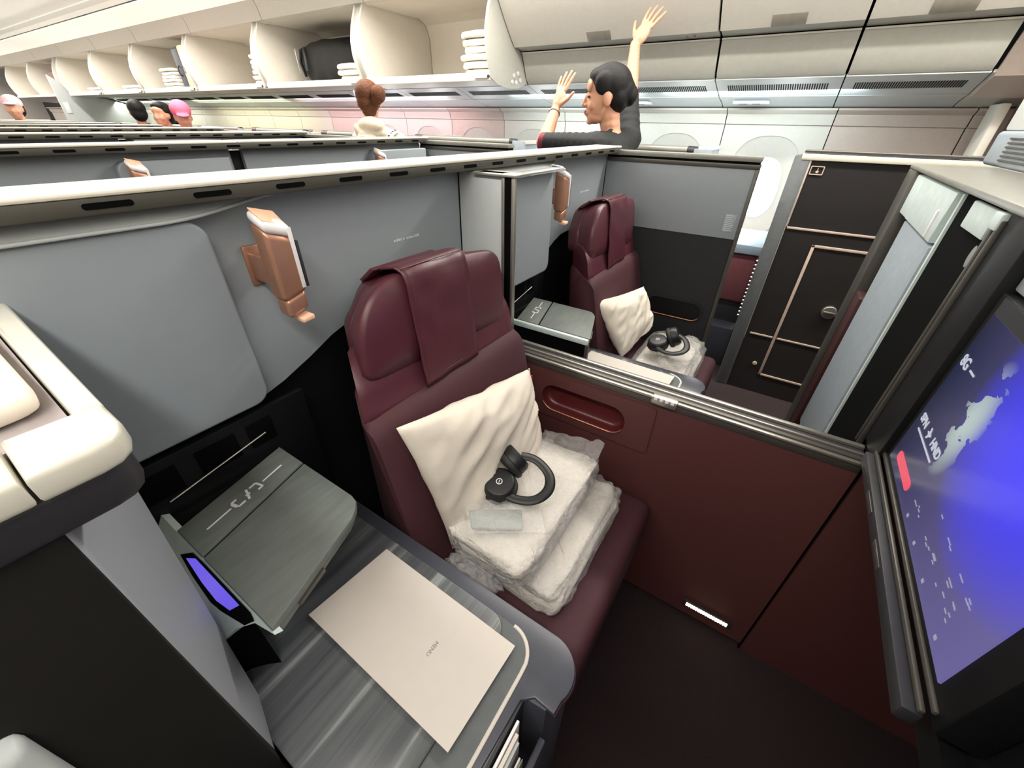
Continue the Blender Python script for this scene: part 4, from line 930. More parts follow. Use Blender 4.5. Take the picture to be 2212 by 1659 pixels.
# ------------------------------------------------------------------ headphones
def make_headphones(label, loc):
    t = thing('headphones', label, 'headphones', loc, 'black headphones on the quilts')
    L = Vector(loc)
    def cup(nm, c, ax, r, th, logo):
        c = L + Vector(c); ax = Vector(ax).normalized(); s = ax.cross(Vector((0, 0.2, 1))).normalized(); q = ax.cross(s)
        def ringpts(rr, off): return [c + ax * off + (s * math.cos(2 * math.pi * i / 28) + q * math.sin(2 * math.pi * i / 28)) * rr for i in range(28)]
        prof = [(0.001, th), (r * 0.72, th), (r * 0.80, th * 0.96), (r * 0.93, th * 0.55), (r * 0.95, 0.0), (r * 0.85, -0.002), (0.001, -0.002)]
        vs = [v for rr, off in prof for v in ringpts(rr, off)]; n = 28
        fs = [(a * n + i, a * n + (i + 1) % n, (a + 1) * n + (i + 1) % n, (a + 1) * n + i) for a in range(len(prof) - 1) for i in range(n)]
        o = from_bm(nm, bm_py(vs, fs), 'hp', t, True, 45)
        tube('ear_pad', ringpts(r * 0.78, -th * 0.35), r * 0.24, 'hp_pad', o, 12, True)
        if logo:
            tube('logo_ring', ringpts(r * 0.16, th + 0.0006), 0.0011, 'white', o, 5, True)
            a, e = c + ax * (th + 0.0007) - q * r * 0.08, c + ax * (th + 0.0007) + q * r * 0.08
            tube('logo_bar', [a, e], 0.0011, 'white', o, 5)
        return o
    cup('ear_cup', (-0.008, 0.034, 0.045), (0.25, 0.55, 0.35), 0.043, 0.026, False)
    cup('ear_cup', (0.000, -0.030, 0.022), (0.12, -0.28, 0.95), 0.043, 0.021, True)
    pts = [(0.010, 0.050, 0.060), (0.035, 0.062, 0.055), (0.065, 0.060, 0.048), (0.092, 0.046, 0.040), (0.106, 0.020, 0.032), (0.102, -0.008, 0.026), (0.084, -0.030, 0.022), (0.055, -0.042, 0.020), (0.028, -0.043, 0.020), (0.010, -0.036, 0.022)]
    sm = []
    for i in range(len(pts) - 1):
        p0, p1, p2, p3 = (Vector(pts[max(0, min(len(pts) - 1, i + j))]) for j in (-1, 0, 1, 2))
        for k in range(5):
            f = k / 5; sm.append(L + 0.5 * ((2 * p1) + (-p0 + p2) * f + (2 * p0 - 5 * p1 + 4 * p2 - p3) * f * f + (-p0 + 3 * p1 - 3 * p2 + p3) * f ** 3))
    tube('headband', sm, 0.0125, 'hp', t, 10, False, 0.5, (0.1, 0.0, 1))
    tube('slider', sm[2:9], 0.0118, 'dark', t, 10, False, 0.5, (0.1, 0.0, 1)); tube('slider', sm[-9:-2], 0.0118, 'dark', t, 10, False, 0.5, (0.1, 0, 1))
    return t
hp0 = make_headphones('black headphones lying on the wrapped quilt of the near seat', (-0.375, 0.572, 0.674))
d = dup(hp0, (0.105, 1.045, -0.045), 'black headphones beside the white pillow on the second seat', None, -0.9)
# ================================================================== SECOND SUITE: AISLE WALL
def aisle_wall(dx, label, full):
    x0, x1 = -0.775 + dx, -0.150 + dx
    t = thing('aisle_wall', label, 'suite wall', ((x0 + x1) / 2, 2.0, 0), 'aisle walls of the far suites')
    box('upper_panel', x0, x1 - 0.012, 1.985, 2.02, 1.018, 1.285, 'shell', t, 0.002)
    box('lower_panel', x0, x1 - 0.012, 1.990, 2.02, 0.0, 1.017, 'charcoal', t)
    box('top_rail', x0, x1, 1.975, 2.035, 1.307, 1.326, 'rail', t, 0.003)
    box('rail_groove', x0, x1 - 0.004, 1.982, 2.03, 1.299, 1.307, 'void', t)
    box('lower_rail', x0, x1, 1.977, 2.03, 1.283, 1.299, 'silver_dark', t, 0.002)
    box('end_trim', x1 - 0.013, x1, 1.980, 2.03, 0.05, 1.283, 'silver_dark', t, 0.003)
    if full:
        sta2 = rrect(-0.465, -0.205, 0.628, 0.712, 0.0415, 8)
        ring_prism('recess_rim', [(-0.335 + (p[0] + 0.335) * 1.05, 0.67 + (p[1] - 0.67) * 1.10) for p in sta2], sta2, 'y', 1.978, 1.991, 'charcoal', t)
        prism('recess_floor', sta2, 'y', 1.9885, 1.9905, 'black', t)
        tube('copper_lip', [(p[0], 1.977, p[1]) for p in sta2 if p[1] < 0.652], 0.003, 'copper_lip', t, 8)
        # small notice card, its lines too blurred to read
        cd = box('notice_card', -0.222, -0.178, 1.983, 1.9855, 1.045, 1.115, 'blue_grey', t, 0.0005)
        bm = bmesh.new(); rnd = random.Random(5)
        for i in range(9):
            b0 = bm_box(-0.219 + rnd.uniform(0, 0.002), -0.181 - rnd.uniform(0, 0.012), 1.9822, 1.9832, 1.109 - i * 0.0072, 1.1115 - i * 0.0072)
            me = bpy.data.meshes.new('t'); b0.to_mesh(me); b0.free(); bm.from_mesh(me); bpy.data.meshes.remove(me)
        q = from_bm('notice_lines', bm, 'mark', cd); q['kind'] = 'stuff'
    return t
aisle_wall(0, 'grey and black aisle wall beyond the second burgundy seat', True)
for k, lb in enumerate(('aisle wall of the second row, its rail ending behind the flight attendant', 'aisle wall of the third row near the passenger in beige', 'aisle wall of the fourth row, far back', 'aisle wall of the fifth row, far back')):
    aisle_wall(-1.165 * (k + 1), lb, False)
# ================================================================== WINDOW SUITES ACROSS THE AISLE
def window_suite(dx, label):
    x0, x1 = -1.455 + dx, -0.525 + dx
    t = thing('window_suite', label, 'suite wall', ((x0 + x1) / 2, 2.9, 0), 'window-side suites beyond the far aisle')
    box('aisle_panel', x0, x1, 2.62, 2.66, 0.0, 1.295, 'door', t, 0.003)
    tube('rounded_rail', [(x0 + 0.02, 2.64, 1.308), (x1 - 0.05, 2.64, 1.308)], 0.021, 'rail', t, 12)
    tube('rail_end', [(x1 - 0.048, 2.64, 1.308), (x1 - 0.0, 2.64, 1.306)], 0.022, 'dark', t, 12)
    tube('rail_collar', [(x0 - 0.0, 2.64, 1.308), (x0 + 0.08, 2.64, 1.308)], 0.022, 'silver_dark', t, 12)
    box('cross_wall', x1 - 0.09, x1 - 0.03, 2.66, 3.50, 0.0, 1.29, 'shell', t, 0.003)
    box('cross_cap', x1 - 0.10, x1 - 0.02, 2.665, 3.50, 1.29, 1.31, 'cap', t, 0.003)
    hexa('door_fin', [(x1 - 0.01, 2.60, 1.16), (x1 + 0.11, 2.60, 1.16), (x1 + 0.11, 2.62, 1.16), (x1 - 0.01, 2.62, 1.16), (x1 - 0.01, 2.60, 1.318), (x1 + 0.08, 2.60, 1.318), (x1 + 0.08, 2.62, 1.318), (x1 - 0.01, 2.62, 1.318)], 'blue_grey', t, 0.004)
    return t
for k, lb in enumerate(('window suite wall behind the flight attendant', 'window suite wall between the passenger in beige and the flight attendant', 'window suite wall behind the passenger in beige', 'window suite wall next aft of the passenger in beige', 'fifth window suite wall going aft', 'sixth window suite wall going aft', 'last window suite wall before the bulkhead')):
    window_suite(-1.165 * k, lb)
# seat and side shelf of the foremost window suite, glimpsed past the aisle wall
t = thing('recliner', 'dark red window seat glimpsed between aisle wall and tall cabinet', 'seat', (-0.2, 3.1, 0))
box('side_cushion', -0.42, -0.075, 2.98, 3.10, 0.42, 0.74, 'burgundy_lit', t, 0.02, 3)
box('shelf_edge', -0.44, -0.072, 2.96, 3.50, 0.745, 0.80, 'blue_strip', t, 0.006)
box('base', -0.44, -0.072, 3.0, 3.5, 0.0, 0.42, 'dark', t, 0.006)
box('step', -0.44, -0.072, 2.86, 3.0, 0.0, 0.28, 'console', t, 0.006)
# ------------------------------------------------------------------ tall dark cabinet with champagne trim
t = thing('tall_cabinet', 'dark brown cabinet with champagne trim lines and round knob beyond the aisle', 'cabinet', (0.2, 2.64, 0))
box('front', 0.006, 0.66, 2.625, 2.70, 0.0, 1.292, 'ward', t)
box('cap', -0.035, 0.66, 2.612, 2.72, 1.292, 1.318, 'cap', t, 0.004)
box('cap_rail', -0.03, 0.66, 2.64, 2.72, 1.322, 1.328, 'dark', t); box('cap_rail_top', -0.03, 0.66, 2.66, 2.73, 1.328, 1.334, 'silver', t, 0.002)
box('corner_post', -0.064, 0.004, 2.615, 2.70, 0.0, 1.31, 'post_grey', t, 0.006)
box('side', -0.05, 0.0, 2.70, 3.0, 0.0, 1.30, 'dark', t)
for (x0, x1, z0, z1) in ((0.012, 0.66, 0.980, 0.991), (0.150, 0.66, 0.905, 0.918), (0.150, 0.66, 0.128, 0.140), (0.150, 0.164, 0.128, 0.918), (0.026, 0.146, 0.378, 0.388), (0.168, 0.66, 0.378, 0.388), (0.006, 0.012, 0.99, 1.292)):
    box('trim_line', x0, x1, 2.6195, 2.627, z0, z1, 'gold', t, 0.0015)
kn = prism('knob', sellipse(0.345, 0.595, 0.034, 0.034, 2, 28), 'y', 2.602, 2.626, 'silver', t, 0.004, 3)
box('knob_bar', 0.318, 0.372, 2.596, 2.604, 0.590, 0.600, 'silver', kn, 0.002)
prism('lock', sellipse(0.111, 0.197, 0.0125, 0.0125, 2, 18), 'y', 2.617, 2.626, 'gold', t, 0.002)
pl = ring_prism('door_plate', rrect(0.018, 0.074, 1.232, 1.270, 0.004, 4), rrect(0.022, 0.070, 1.236, 1.266, 0.003, 4), 'y', 2.620, 2.6255, 'gold', t)
prism('hand_sign', [(0.045, 1.240), (0.052, 1.240), (0.055, 1.247), (0.053, 1.250), (0.050, 1.249), (0.050, 1.262), (0.0475, 1.262), (0.0475, 1.250), (0.043, 1.249), (0.042, 1.245)], 'y', 2.621, 2.6255, 'gold', pl)
bm = bmesh.new()
for i in range(15):
    bmesh.ops.create_icosphere(bm, subdivisions=1, radius=0.006, matrix=Matrix.Translation((-0.068, 2.612, 0.80 - 0.023 * i)))
bd = from_bm('bead_edging', bm, 'white', t, True); bd['kind'] = 'stuff'
# ================================================================== FORWARD UNIT WITH SCREEN
FU = thing('forward_partition', 'forward partition carrying the seat screen, grey cap on top', 'partition', (0.4, 0.93, 0))
box('cap', 0.292, 0.50, -0.17, 2.012, 1.314, 1.327, 'rail', FU, 0.003)
box('core', 0.352, 0.42, -0.17, 2.0, 0.84, 1.314, 'black', FU)
box('lower_core', 0.95, 0.98, -0.17, 2.0, 0.0, 1.314, 'black', FU)
box('footwell_roof', 0.33, 0.98, -0.17, 0.93, 0.80, 0.84, 'black', FU)
box('footwell_side', 0.306, 0.98, 0.929, 0.985, 0.0, 0.81, 'panel_red', FU)
box('upper_box', 0.42, 0.98, -0.17, 2.0, 1.0, 1.31, 'dark', FU)
# second suite half, seen through the opening
box('outer_frame', 0.292, 0.352, 1.875, 2.01, 0.0, 1.314, 'silver_dark', FU, 0.004)
box('red_strip', 0.296, 0.352, 1.765, 1.874, 0.0, 0.93, 'red_edge', FU, 0.004)
box('cover_strip', 0.300, 0.352, 1.745, 1.868, 1.195, 1.306, 'mint', FU, 0.004)
prism('cover_top', [(1.352, 1.306), (1.738, 1.306), (1.738, 1.196), (1.372, 1.196)], 'x', 0.298, 0.352, 'mint', FU, 0.003)
box('cover_lower', 0.302, 0.352, 1.352, 1.738, 0.42, 1.190, 'blue_grey', FU, 0.003)
box('cover_edge', 0.307, 0.352, 1.338, 1.350, 0.42, 1.306, 'mint', FU, 0.002)
box('coat_slot', 0.294, 0.30, 1.411, 1.424, 1.200, 1.262, 'white', FU, 0.002)
box('recess', 0.313, 0.352, 1.045, 1.338, 0.30, 1.312, 'void', FU)
box('sensor_box', 0.303, 0.314, 1.088, 1.236, 1.256, 1.306, 'mint', FU, 0.003)
prism('jack', sellipse(1.10, 1.225, 0.012, 0.02, 2, 14), 'x', 0.308, 0.314, 'silver', FU)
for y in (1.036, 1.016): box('guide_rail', 0.293, 0.302, y - 0.005, y + 0.005, 0.815, 1.30, 'silver_dark', FU, 0.002)
box('rail_clip', 0.290, 0.304, 1.012, 1.05, 1.283, 1.310, 'mint', FU, 0.003)
box('divider_post', 0.300, 0.352, 0.90, 1.045, 0.842, 1.313, 'black', FU, 0.004)
box('shadow_gap', 0.302, 0.306, 0.9255, 0.99, 0.0, 0.842, 'void', FU)
box('lower_front', 0.33, 0.352, 0.99, 1.88, 0.0, 0.42, 'black', FU)
# near half: screen
T = thing('seat_screen', 'seat screen with lit blue flight picture at the right edge', 'screen', (0.33, 0.63, 0.86))
box('housing', 0.310, 0.350, 0.385, 0.898, 0.868, 1.218, 'black', T, 0.003, 2)
box('upper_panel', 0.318, 0.350, 0.385, 0.898, 1.222, 1.310, 'shell', T, 0.004)
sc = box('display', 0.3072, 0.3105, 0.428, 0.874, 0.898, 1.190, 'screen', T)
box('bezel_band', 0.3078, 0.3102, 0.428, 0.874, 1.190, 1.215, 'dark', T)
for i, (x0, x1, z0, z1, m_) in enumerate(((0.298, 0.304, 0.868, 0.876, 'silver_dark'), (0.306, 0.312, 0.878, 0.886, 'silver_dark'), (0.286, 0.306, 0.842, 0.866, 'dark'))):
    box('lower_rail', x0, x1, 0.40, 0.915, z0, z1, m_, T, 0.002)
for y in (0.765, 0.64): box('rail_button', 0.2845, 0.2865, y - 0.03, y + 0.03, 0.850, 0.860, 'silver_dark', T, 0.002)
XD, ZD = (0, -1, 0), (0, 0, 1)
text('seat_number', '8G', 0.026, (0.3068, 0.850, 1.115), XD, ZD, 'scr_text', sc, 0.0003, 0.0006)
box('seat_underline', 0.3064, 0.3070, 0.800, 0.822, 1.113, 1.116, 'scr_text', sc)
# route line: departure code, a small aeroplane pictogram, arrival code
text('route_from', 'SPN', 0.021, (0.3068, 0.842, 1.003), XD, ZD, 'scr_text', sc, 0.0003, 0.0006)
text('route_to', 'HND', 0.021, (0.3068, 0.755, 1.003), XD, ZD, 'scr_text', sc, 0.0003, 0.0006)
prism('plane_icon', [(0.810, 1.003), (0.802, 1.006), (0.805, 1.013), (0.801, 1.013), (0.796, 1.006), (0.792, 1.005), (0.790, 1.003), (0.792, 1.001), (0.796, 1.000), (0.801, 0.993), (0.805, 0.993), (0.802, 1.000)], 'x', 0.3064, 0.3070, 'scr_text', sc, smooth=False)
prism('red_button', rrect(0.742, 0.846, 0.916, 0.935, 0.009, 5), 'x', 0.3062, 0.3070, 'scr_red', sc, smooth=False)
box('route_bar', 0.3062, 0.3070, 0.742, 0.845, 0.984, 0.987, 'scr_text', sc)
bm = bmesh.new(); rnd = random.Random(11)
for i in range(26):      # small light text: blurred strokes on the lower part of the picture
    y = rnd.uniform(0.47, 0.70); z = rnd.choice((0.935, 0.94, 0.955, 0.975)) + rnd.uniform(-0.003, 0.003); L_ = rnd.uniform(0.003, 0.016)
    b0 = bm_box(0.3066, 0.3071, y, y + L_, z, z + 0.0014); me = bpy.data.meshes.new('t'); b0.to_mesh(me); b0.free(); bm.from_mesh(me); bpy.data.meshes.remove(me)
for y in (0.69, 0.63, 0.56, 0.475):
    b0 = bm_box(0.3066, 0.3071, y, y + 0.006, 0.908, 0.913); me = bpy.data.meshes.new('t'); b0.to_mesh(me); b0.free(); bm.from_mesh(me); bpy.data.meshes.remove(me)
q = from_bm('screen_marks', bm, 'scr_dim', sc); q['kind'] = 'stuff'
# floor-level light grille in the divider's foot
t = thing('foot_light', 'small glowing step light low on the burgundy divider', 'light', (0.18, 0.92, 0.09))
box('housing', 0.110, 0.255, 0.918, 0.926, 0.078, 0.108, 'dark', t, 0.002)
bm = bmesh.new()
for i in range(17):
    for j in range(2):
        bmesh.ops.create_icosphere(bm, subdivisions=1, radius=0.0036, matrix=Matrix.Translation((0.122 + i * 0.0075, 0.9175, 0.088 + j * 0.009)))
q = from_bm('led_array', bm, 'led', t); q['kind'] = 'stuff'
# ------------------------------------------------------------------ white monument forward of the suites
t = thing('galley_monument', 'white cabin monument with a grey louvre at the right edge', 'cabinet', (0.8, 1.6, 0))
box('upper', 0.505, 1.2, 0.9, 2.18, 1.425, 2.30, 'mono', t, 0.008)
box('lower', 0.495, 1.2, 0.9, 2.185, 1.328, 1.424, 'blue_grey', t, 0.012, 3)
for i in range(6): box('louvre', 0.490, 0.498, 1.55, 2.02, 1.345 + 0.0115 * i, 1.350 + 0.0115 * i, 'silver_dark', t, 0.001)
# ================================================================== PEOPLE
def blob(name, parts, voxel, m, parent=None, smooth_it=3):
    bm = bmesh.new()
    for p in parts:
        if p[0] == 'c':          # tapered limb segment
            _, a, ra, b, rb = p; a, b = Vector(a), Vector(b); d = b - a; k = max(2, int(d.length / (min(ra, rb) * 0.8)) + 1)
            for i in range(k + 1):
                f = i / k; bmesh.ops.create_icosphere(bm, subdivisions=2, radius=ra + (rb - ra) * f, matrix=Matrix.Translation(a + d * f))
        else:                    # ellipsoid: centre, radii, optional rotation matrix
            _, c, r = p[:3]; R = p[3] if len(p) > 3 else Matrix.Identity(3)
            bmesh.ops.create_icosphere(bm, subdivisions=3, radius=1.0, matrix=Matrix.Translation(c) @ R.to_4x4() @ Matrix.Diagonal((*r, 1)))
    me = bpy.data.meshes.new('tmp'); bm.to_mesh(me); bm.free()
    o = bpy.data.objects.new('tmp', me); COL.objects.link(o)
    md = o.modifiers.new('r', 'REMESH'); md.mode = 'VOXEL'; md.voxel_size = voxel
    dg = bpy.context.evaluated_depsgraph_get(); me2 = bpy.data.meshes.new_from_object(o.evaluated_get(dg))
    bpy.data.objects.remove(o); bpy.data.meshes.remove(me)
    bm = bmesh.new(); bm.from_mesh(me2); bpy.data.meshes.remove(me2)
    for _ in range(smooth_it): bmesh.ops.smooth_vert(bm, verts=bm.verts, factor=0.5, use_axis_x=True, use_axis_y=True, use_axis_z=True)
    return from_bm(name, bm, m, parent, True)
class Head:
    # head frame: face looks along +x, up is +z, origin at the head's centre
    def __init__(s, c, face, up=(0, 0, 1), k=1.0):
        f = Vector(face).normalized(); u = Vector(up); l = u.cross(f).normalized(); u = f.cross(l)
        s.R = Matrix((f, l, u)).transposed(); s.c = Vector(c); s.k = k
    def p(s, x, y, z): return s.c + s.R @ (Vector((x, y, z)) * s.k)
    def e(s, c, r, R=None):
        Rr = s.R if R is None else s.R @ R
        return ('e', s.p(*c), tuple(q * s.k for q in r), Rr)
    def skull(s):
        return [s.e((-0.012, 0, 0.028), (0.092, 0.074, 0.086)), s.e((0.030, 0, -0.020), (0.060, 0.062, 0.085)), s.e((0.040, 0, -0.075), (0.044, 0.046, 0.036)), s.e((0.068, 0, -0.098), (0.017, 0.020, 0.014)),
                s.e((0.075, 0, 0.045), (0.014, 0.048, 0.030)), s.e((0.060, 0.034, -0.030), (0.024, 0.024, 0.026)), s.e((0.060, -0.034, -0.030), (0.024, 0.024, 0.026)),
                ('c', s.p(0.088, 0, 0.012), 0.0065 * s.k, s.p(0.104, 0, -0.026), 0.0095 * s.k), s.e((0.094, 0.010, -0.030), (0.009, 0.008, 0.007)), s.e((0.094, -0.010, -0.030), (0.009, 0.008, 0.007)),
                s.e((0.084, 0, -0.060), (0.012, 0.022, 0.016)), s.e((0.0, 0.073, -0.010), (0.021, 0.009, 0.032)), s.e((0.0, -0.073, -0.010), (0.021, 0.009, 0.032))]
    def features(s, parent):
        for sy in (-1, 1):
            ev = blob('eye', [s.e((0.083, 0.030 * sy, 0.004), (0.007, 0.014, 0.0055))], 0.0015, 'eye', parent, 1)
            tube('eyebrow', [s.p(0.092, 0.016 * sy, 0.022), s.p(0.089, 0.032 * sy, 0.027), s.p(0.078, 0.048 * sy, 0.022)], [0.0022, 0.0028, 0.0012], 'hair', parent, 6)
        blob('lips', [s.e((0.093, 0, -0.055), (0.007, 0.019, 0.0048)), s.e((0.092, 0, -0.063), (0.0075, 0.016, 0.0055))], 0.0015, 'lips', parent, 1)
def hand(pw, dirv, palm_n, L=0.17, spread=0.16, thumb=1, curl=0.15):
    # wrist point, pointing direction, palm normal; returns a palm and five fingers
    d = Vector(dirv).normalized(); n = Vector(palm_n).normalized(); s = d.cross(n).normalized(); n = s.cross(d)
    pw = Vector(pw); out = []
    R = Matrix((d, s, n)).transposed()
    out.append(('e', pw + d * L * 0.27, (L * 0.29, L * 0.22, L * 0.085), R))
    out.append(('c', pw - d * 0.01, 0.021, pw + d * L * 0.15, 0.023))
    for i, (off, ln) in enumerate(((-0.165, 0.44), (-0.055, 0.50), (0.055, 0.47), (0.16, 0.37))):
        b = pw + d * L * 0.50 + s * off * L; fd = (d + s * (off * spread * 6) + n * curl).normalized()
        m_ = b + fd * ln * L * 0.5; fd2 = (fd + n * curl * 1.2).normalized(); e = m_ + fd2 * ln * L * 0.5
        out += [('c', b, 0.0088, m_, 0.0080), ('c', m_, 0.0080, e, 0.0064)]
    tb = pw + d * L * 0.16 + s * (-0.17 * thumb) * L; td = (d * 0.65 - s * thumb * 0.75 + n * 0.15).normalized(); tm = tb + td * L * 0.22
    out += [('c', tb, 0.012, tm, 0.0098), ('c', tm, 0.0098, tm + (td + d * 0.5).normalized() * L * 0.18, 0.0078)]
    return out
# ------------------------------------------------------------------ flight attendant
A = thing('person', 'person in black short-sleeved uniform with maroon cuffs reaching up to a bin', 'person', (-0.87, 2.28, 0))
hd = Head((-0.925, 2.235, 1.532), (-0.86, -0.50, -0.06), (0.10, 0.0, 1.0))
sh_l, el_l, wr_l = Vector((-0.905, 2.135, 1.325)), Vector((-1.185, 2.115, 1.335)), Vector((-1.215, 2.275, 1.478))
sh_r, el_r, wr_r = Vector((-0.835, 2.40, 1.355)), Vector((-0.905, 2.52, 1.553)), Vector((-0.950, 2.615, 1.768))
neck = [('c', hd.p(-0.025, 0, -0.05), 0.050, (-0.885, 2.26, 1.385), 0.052), ('c', (-0.885, 2.26, 1.385), 0.052, (-0.875, 2.265, 1.32), 0.075)]
torso = [('e', (-0.87, 2.265, 1.245), (0.098, 0.150, 0.135)), ('e', (-0.868, 2.27, 1.07), (0.088, 0.118, 0.17)), ('e', (-0.862, 2.28, 0.90), (0.102, 0.150, 0.13)), ('c', (-0.87, 2.265, 1.30), 0.085, sh_l, 0.055), ('c', (-0.865, 2.27, 1.30), 0.085, sh_r, 0.055)]
legs = [('c', (-0.862, 2.21, 0.86), 0.082, (-0.87, 2.21, 0.47), 0.056), ('c', (-0.87, 2.21, 0.47), 0.052, (-0.862, 2.21, 0.10), 0.036), ('c', (-0.862, 2.21, 0.055), 0.036, (-0.99, 2.205, 0.032), 0.026),
        ('c', (-0.862, 2.35, 0.86), 0.082, (-0.87, 2.35, 0.47), 0.056), ('c', (-0.87, 2.35, 0.47), 0.052, (-0.862, 2.35, 0.10), 0.036), ('c', (-0.862, 2.35, 0.055), 0.036, (-0.99, 2.355, 0.032), 0.026)]
arms = [('c', sh_l, 0.045, el_l, 0.037), ('c', el_l, 0.042, wr_l, 0.027), ('c', sh_r, 0.045, el_r, 0.036), ('c', el_r, 0.041, wr_r, 0.027)]
hands = hand(wr_l, (0.12, 0.35, 0.93), (0.3, 0.9, -0.3), 0.19, 0.22, 1, 0.10) + hand(wr_r, (0.42, 0.22, 0.83), (0.1, 0.92, -0.35), 0.185, 0.22, -1, 0.12)
body = blob('body', hd.skull() + neck + torso + legs + arms + hands, 0.0042, 'skin', A, 2)
hd.features(A)
hair = blob('hair', [hd.e((-0.030, 0, 0.046), (0.094, 0.082, 0.084)), hd.e((-0.055, 0, 0.0), (0.062, 0.077, 0.075)), hd.e((0.030, 0, 0.082), (0.050, 0.062, 0.036)), hd.e((0.012, 0.060, 0.050), (0.050, 0.022, 0.048)), hd.e((0.012, -0.060, 0.050), (0.050, 0.022, 0.048)), hd.e((-0.115, 0, 0.0), (0.042, 0.050, 0.046)), hd.e((-0.02, 0, 0.055), (0.098, 0.076, 0.078)), hd.e((-0.075, 0, 0.02), (0.065, 0.066, 0.065))], 0.0042, 'hair', A, 7)
def grow(ps, g): return [(p[0], p[1], p[2] + g, p[3], p[4] + g) if p[0] == 'c' else (p[0], p[1], tuple(q + g for q in p[2]), *p[3:]) for p in ps]
half = lambda a, b, f: a + (b - a) * f
dress = blob('uniform_dress', grow(torso, 0.014) + [('c', sh_l, 0.064, half(sh_l, el_l, 0.5), 0.057), ('c', half(sh_l, el_l, 0.5), 0.057, half(sh_l, el_l, 0.93), 0.050), ('c', sh_r, 0.064, half(sh_r, el_r, 0.5), 0.057), ('c', half(sh_r, el_r, 0.5), 0.056, half(sh_r, el_r, 0.86), 0.049),
                                          ('e', (-0.862, 2.28, 0.72), (0.125, 0.175, 0.20)), ('e', (-0.862, 2.28, 0.60), (0.12, 0.165, 0.10))], 0.006, 'uniform', A, 3)
for a, b, f0, f1, r in ((sh_l, el_l, 0.95, 1.06, 0.046), (sh_r, el_r, 0.90, 1.03, 0.045)):
    tube('cuff', [half(a, b, f0), half(a, b, (f0 + f1) / 2), half(a, b, f1)], [r, r + 0.002, r - 0.002], 'maroon', A, 18)
tube('collar', [hd.p(-0.075, 0.0, -0.115), (-0.875, 2.195, 1.385), (-0.935, 2.205, 1.365), (-0.965, 2.25, 1.345), (-0.94, 2.30, 1.36), (-0.885, 2.325, 1.385)], 0.013, 'uniform', A, 8, True, 0.6)
wa = half(el_l, wr_l, 0.90); dv = (wr_l - el_l).normalized()
s1 = dv.cross(Vector((0, 0, 1))).normalized(); s2 = dv.cross(s1)
tube('watch_strap', [wa + (s1 * math.cos(a) + s2 * math.sin(a)) * 0.0275 for a in [2 * math.pi * i / 20 for i in range(20)]], 0.0045, 'silver', A, 8, True)
# ------------------------------------------------------------------ passenger with hair bun
B = thing('person', 'person in beige hoodie with brown hair bun, back turned', 'person', (-2.64, 2.27, 0))
hb = Head((-2.655, 2.255, 1.522), (-0.72, 0.69, -0.05))
tb = [('e', (-2.635, 2.275, 1.23), (0.20, 0.105, 0.14)), ('e', (-2.635, 2.275, 1.02), (0.155, 0.095, 0.18)), ('e', (-2.635, 2.275, 0.88), (0.165, 0.11, 0.13))]
armb = [('c', (-2.825, 2.28, 1.285), 0.052, (-2.875, 2.34, 1.03), 0.042), ('c', (-2.875, 2.34, 1.03), 0.04, (-2.80, 2.45, 1.02), 0.026), ('c', (-2.445, 2.28, 1.285), 0.052, (-2.40, 2.34, 1.03), 0.042), ('c', (-2.40, 2.34, 1.03), 0.04, (-2.48, 2.45, 1.02), 0.026)]
nb = [('c', hb.p(-0.025, 0, -0.06), 0.047, (-2.64, 2.265, 1.37), 0.05)]
lb_ = [('c', (-2.72, 2.275, 0.85), 0.08, (-2.72, 2.28, 0.46), 0.056), ('c', (-2.72, 2.28, 0.46), 0.052, (-2.72, 2.27, 0.09), 0.038), ('c', (-2.72, 2.27, 0.05), 0.038, (-2.72, 2.40, 0.032), 0.028),
       ('c', (-2.55, 2.275, 0.85), 0.08, (-2.55, 2.28, 0.46), 0.056), ('c', (-2.55, 2.28, 0.46), 0.052, (-2.55, 2.27, 0.09), 0.038), ('c', (-2.55, 2.27, 0.05), 0.038, (-2.55, 2.40, 0.032), 0.028)]
hnb = hand((-2.80, 2.45, 1.02), (0.3, 0.95, 0), (0, 0, -1), 0.17, 0.1, 1, 0.3) + hand((-2.48, 2.45, 1.02), (-0.3, 0.95, 0), (0, 0, -1), 0.17, 0.1, -1, 0.3)
blob('body', hb.skull() + nb + tb + armb + lb_ + hnb, 0.0055, 'skin', B, 2)
hb.features(B)
hr = blob('hair', [hb.e((-0.028, 0, 0.044), (0.094, 0.082, 0.080)), hb.e((-0.050, 0, -0.005), (0.060, 0.074, 0.068)), hb.e((0.025, 0, 0.080), (0.050, 0.060, 0.034)), hb.e((-0.060, 0, -0.055), (0.034, 0.048, 0.040)), hb.e((0.0, 0.064, 0.03), (0.035, 0.018, 0.03)), hb.e((0.0, -0.064, 0.03), (0.035, 0.018, 0.03))], 0.005, 'hair_brown', B, 2)
blob('hair_bun', [('e', Vector((-2.515, 2.225, 1.560)), (0.048, 0.046, 0.052)), ('e', Vector((-2.53, 2.22, 1.530)), (0.036, 0.034, 0.032))], 0.004, 'hair_brown', B, 1)
tube('hair_clip', [hb.p(0.055, 0.070, 0.075), hb.p(0.01, 0.088, 0.055), hb.p(-0.05, 0.078, 0.025)], 0.0035, 'white', B, 6)
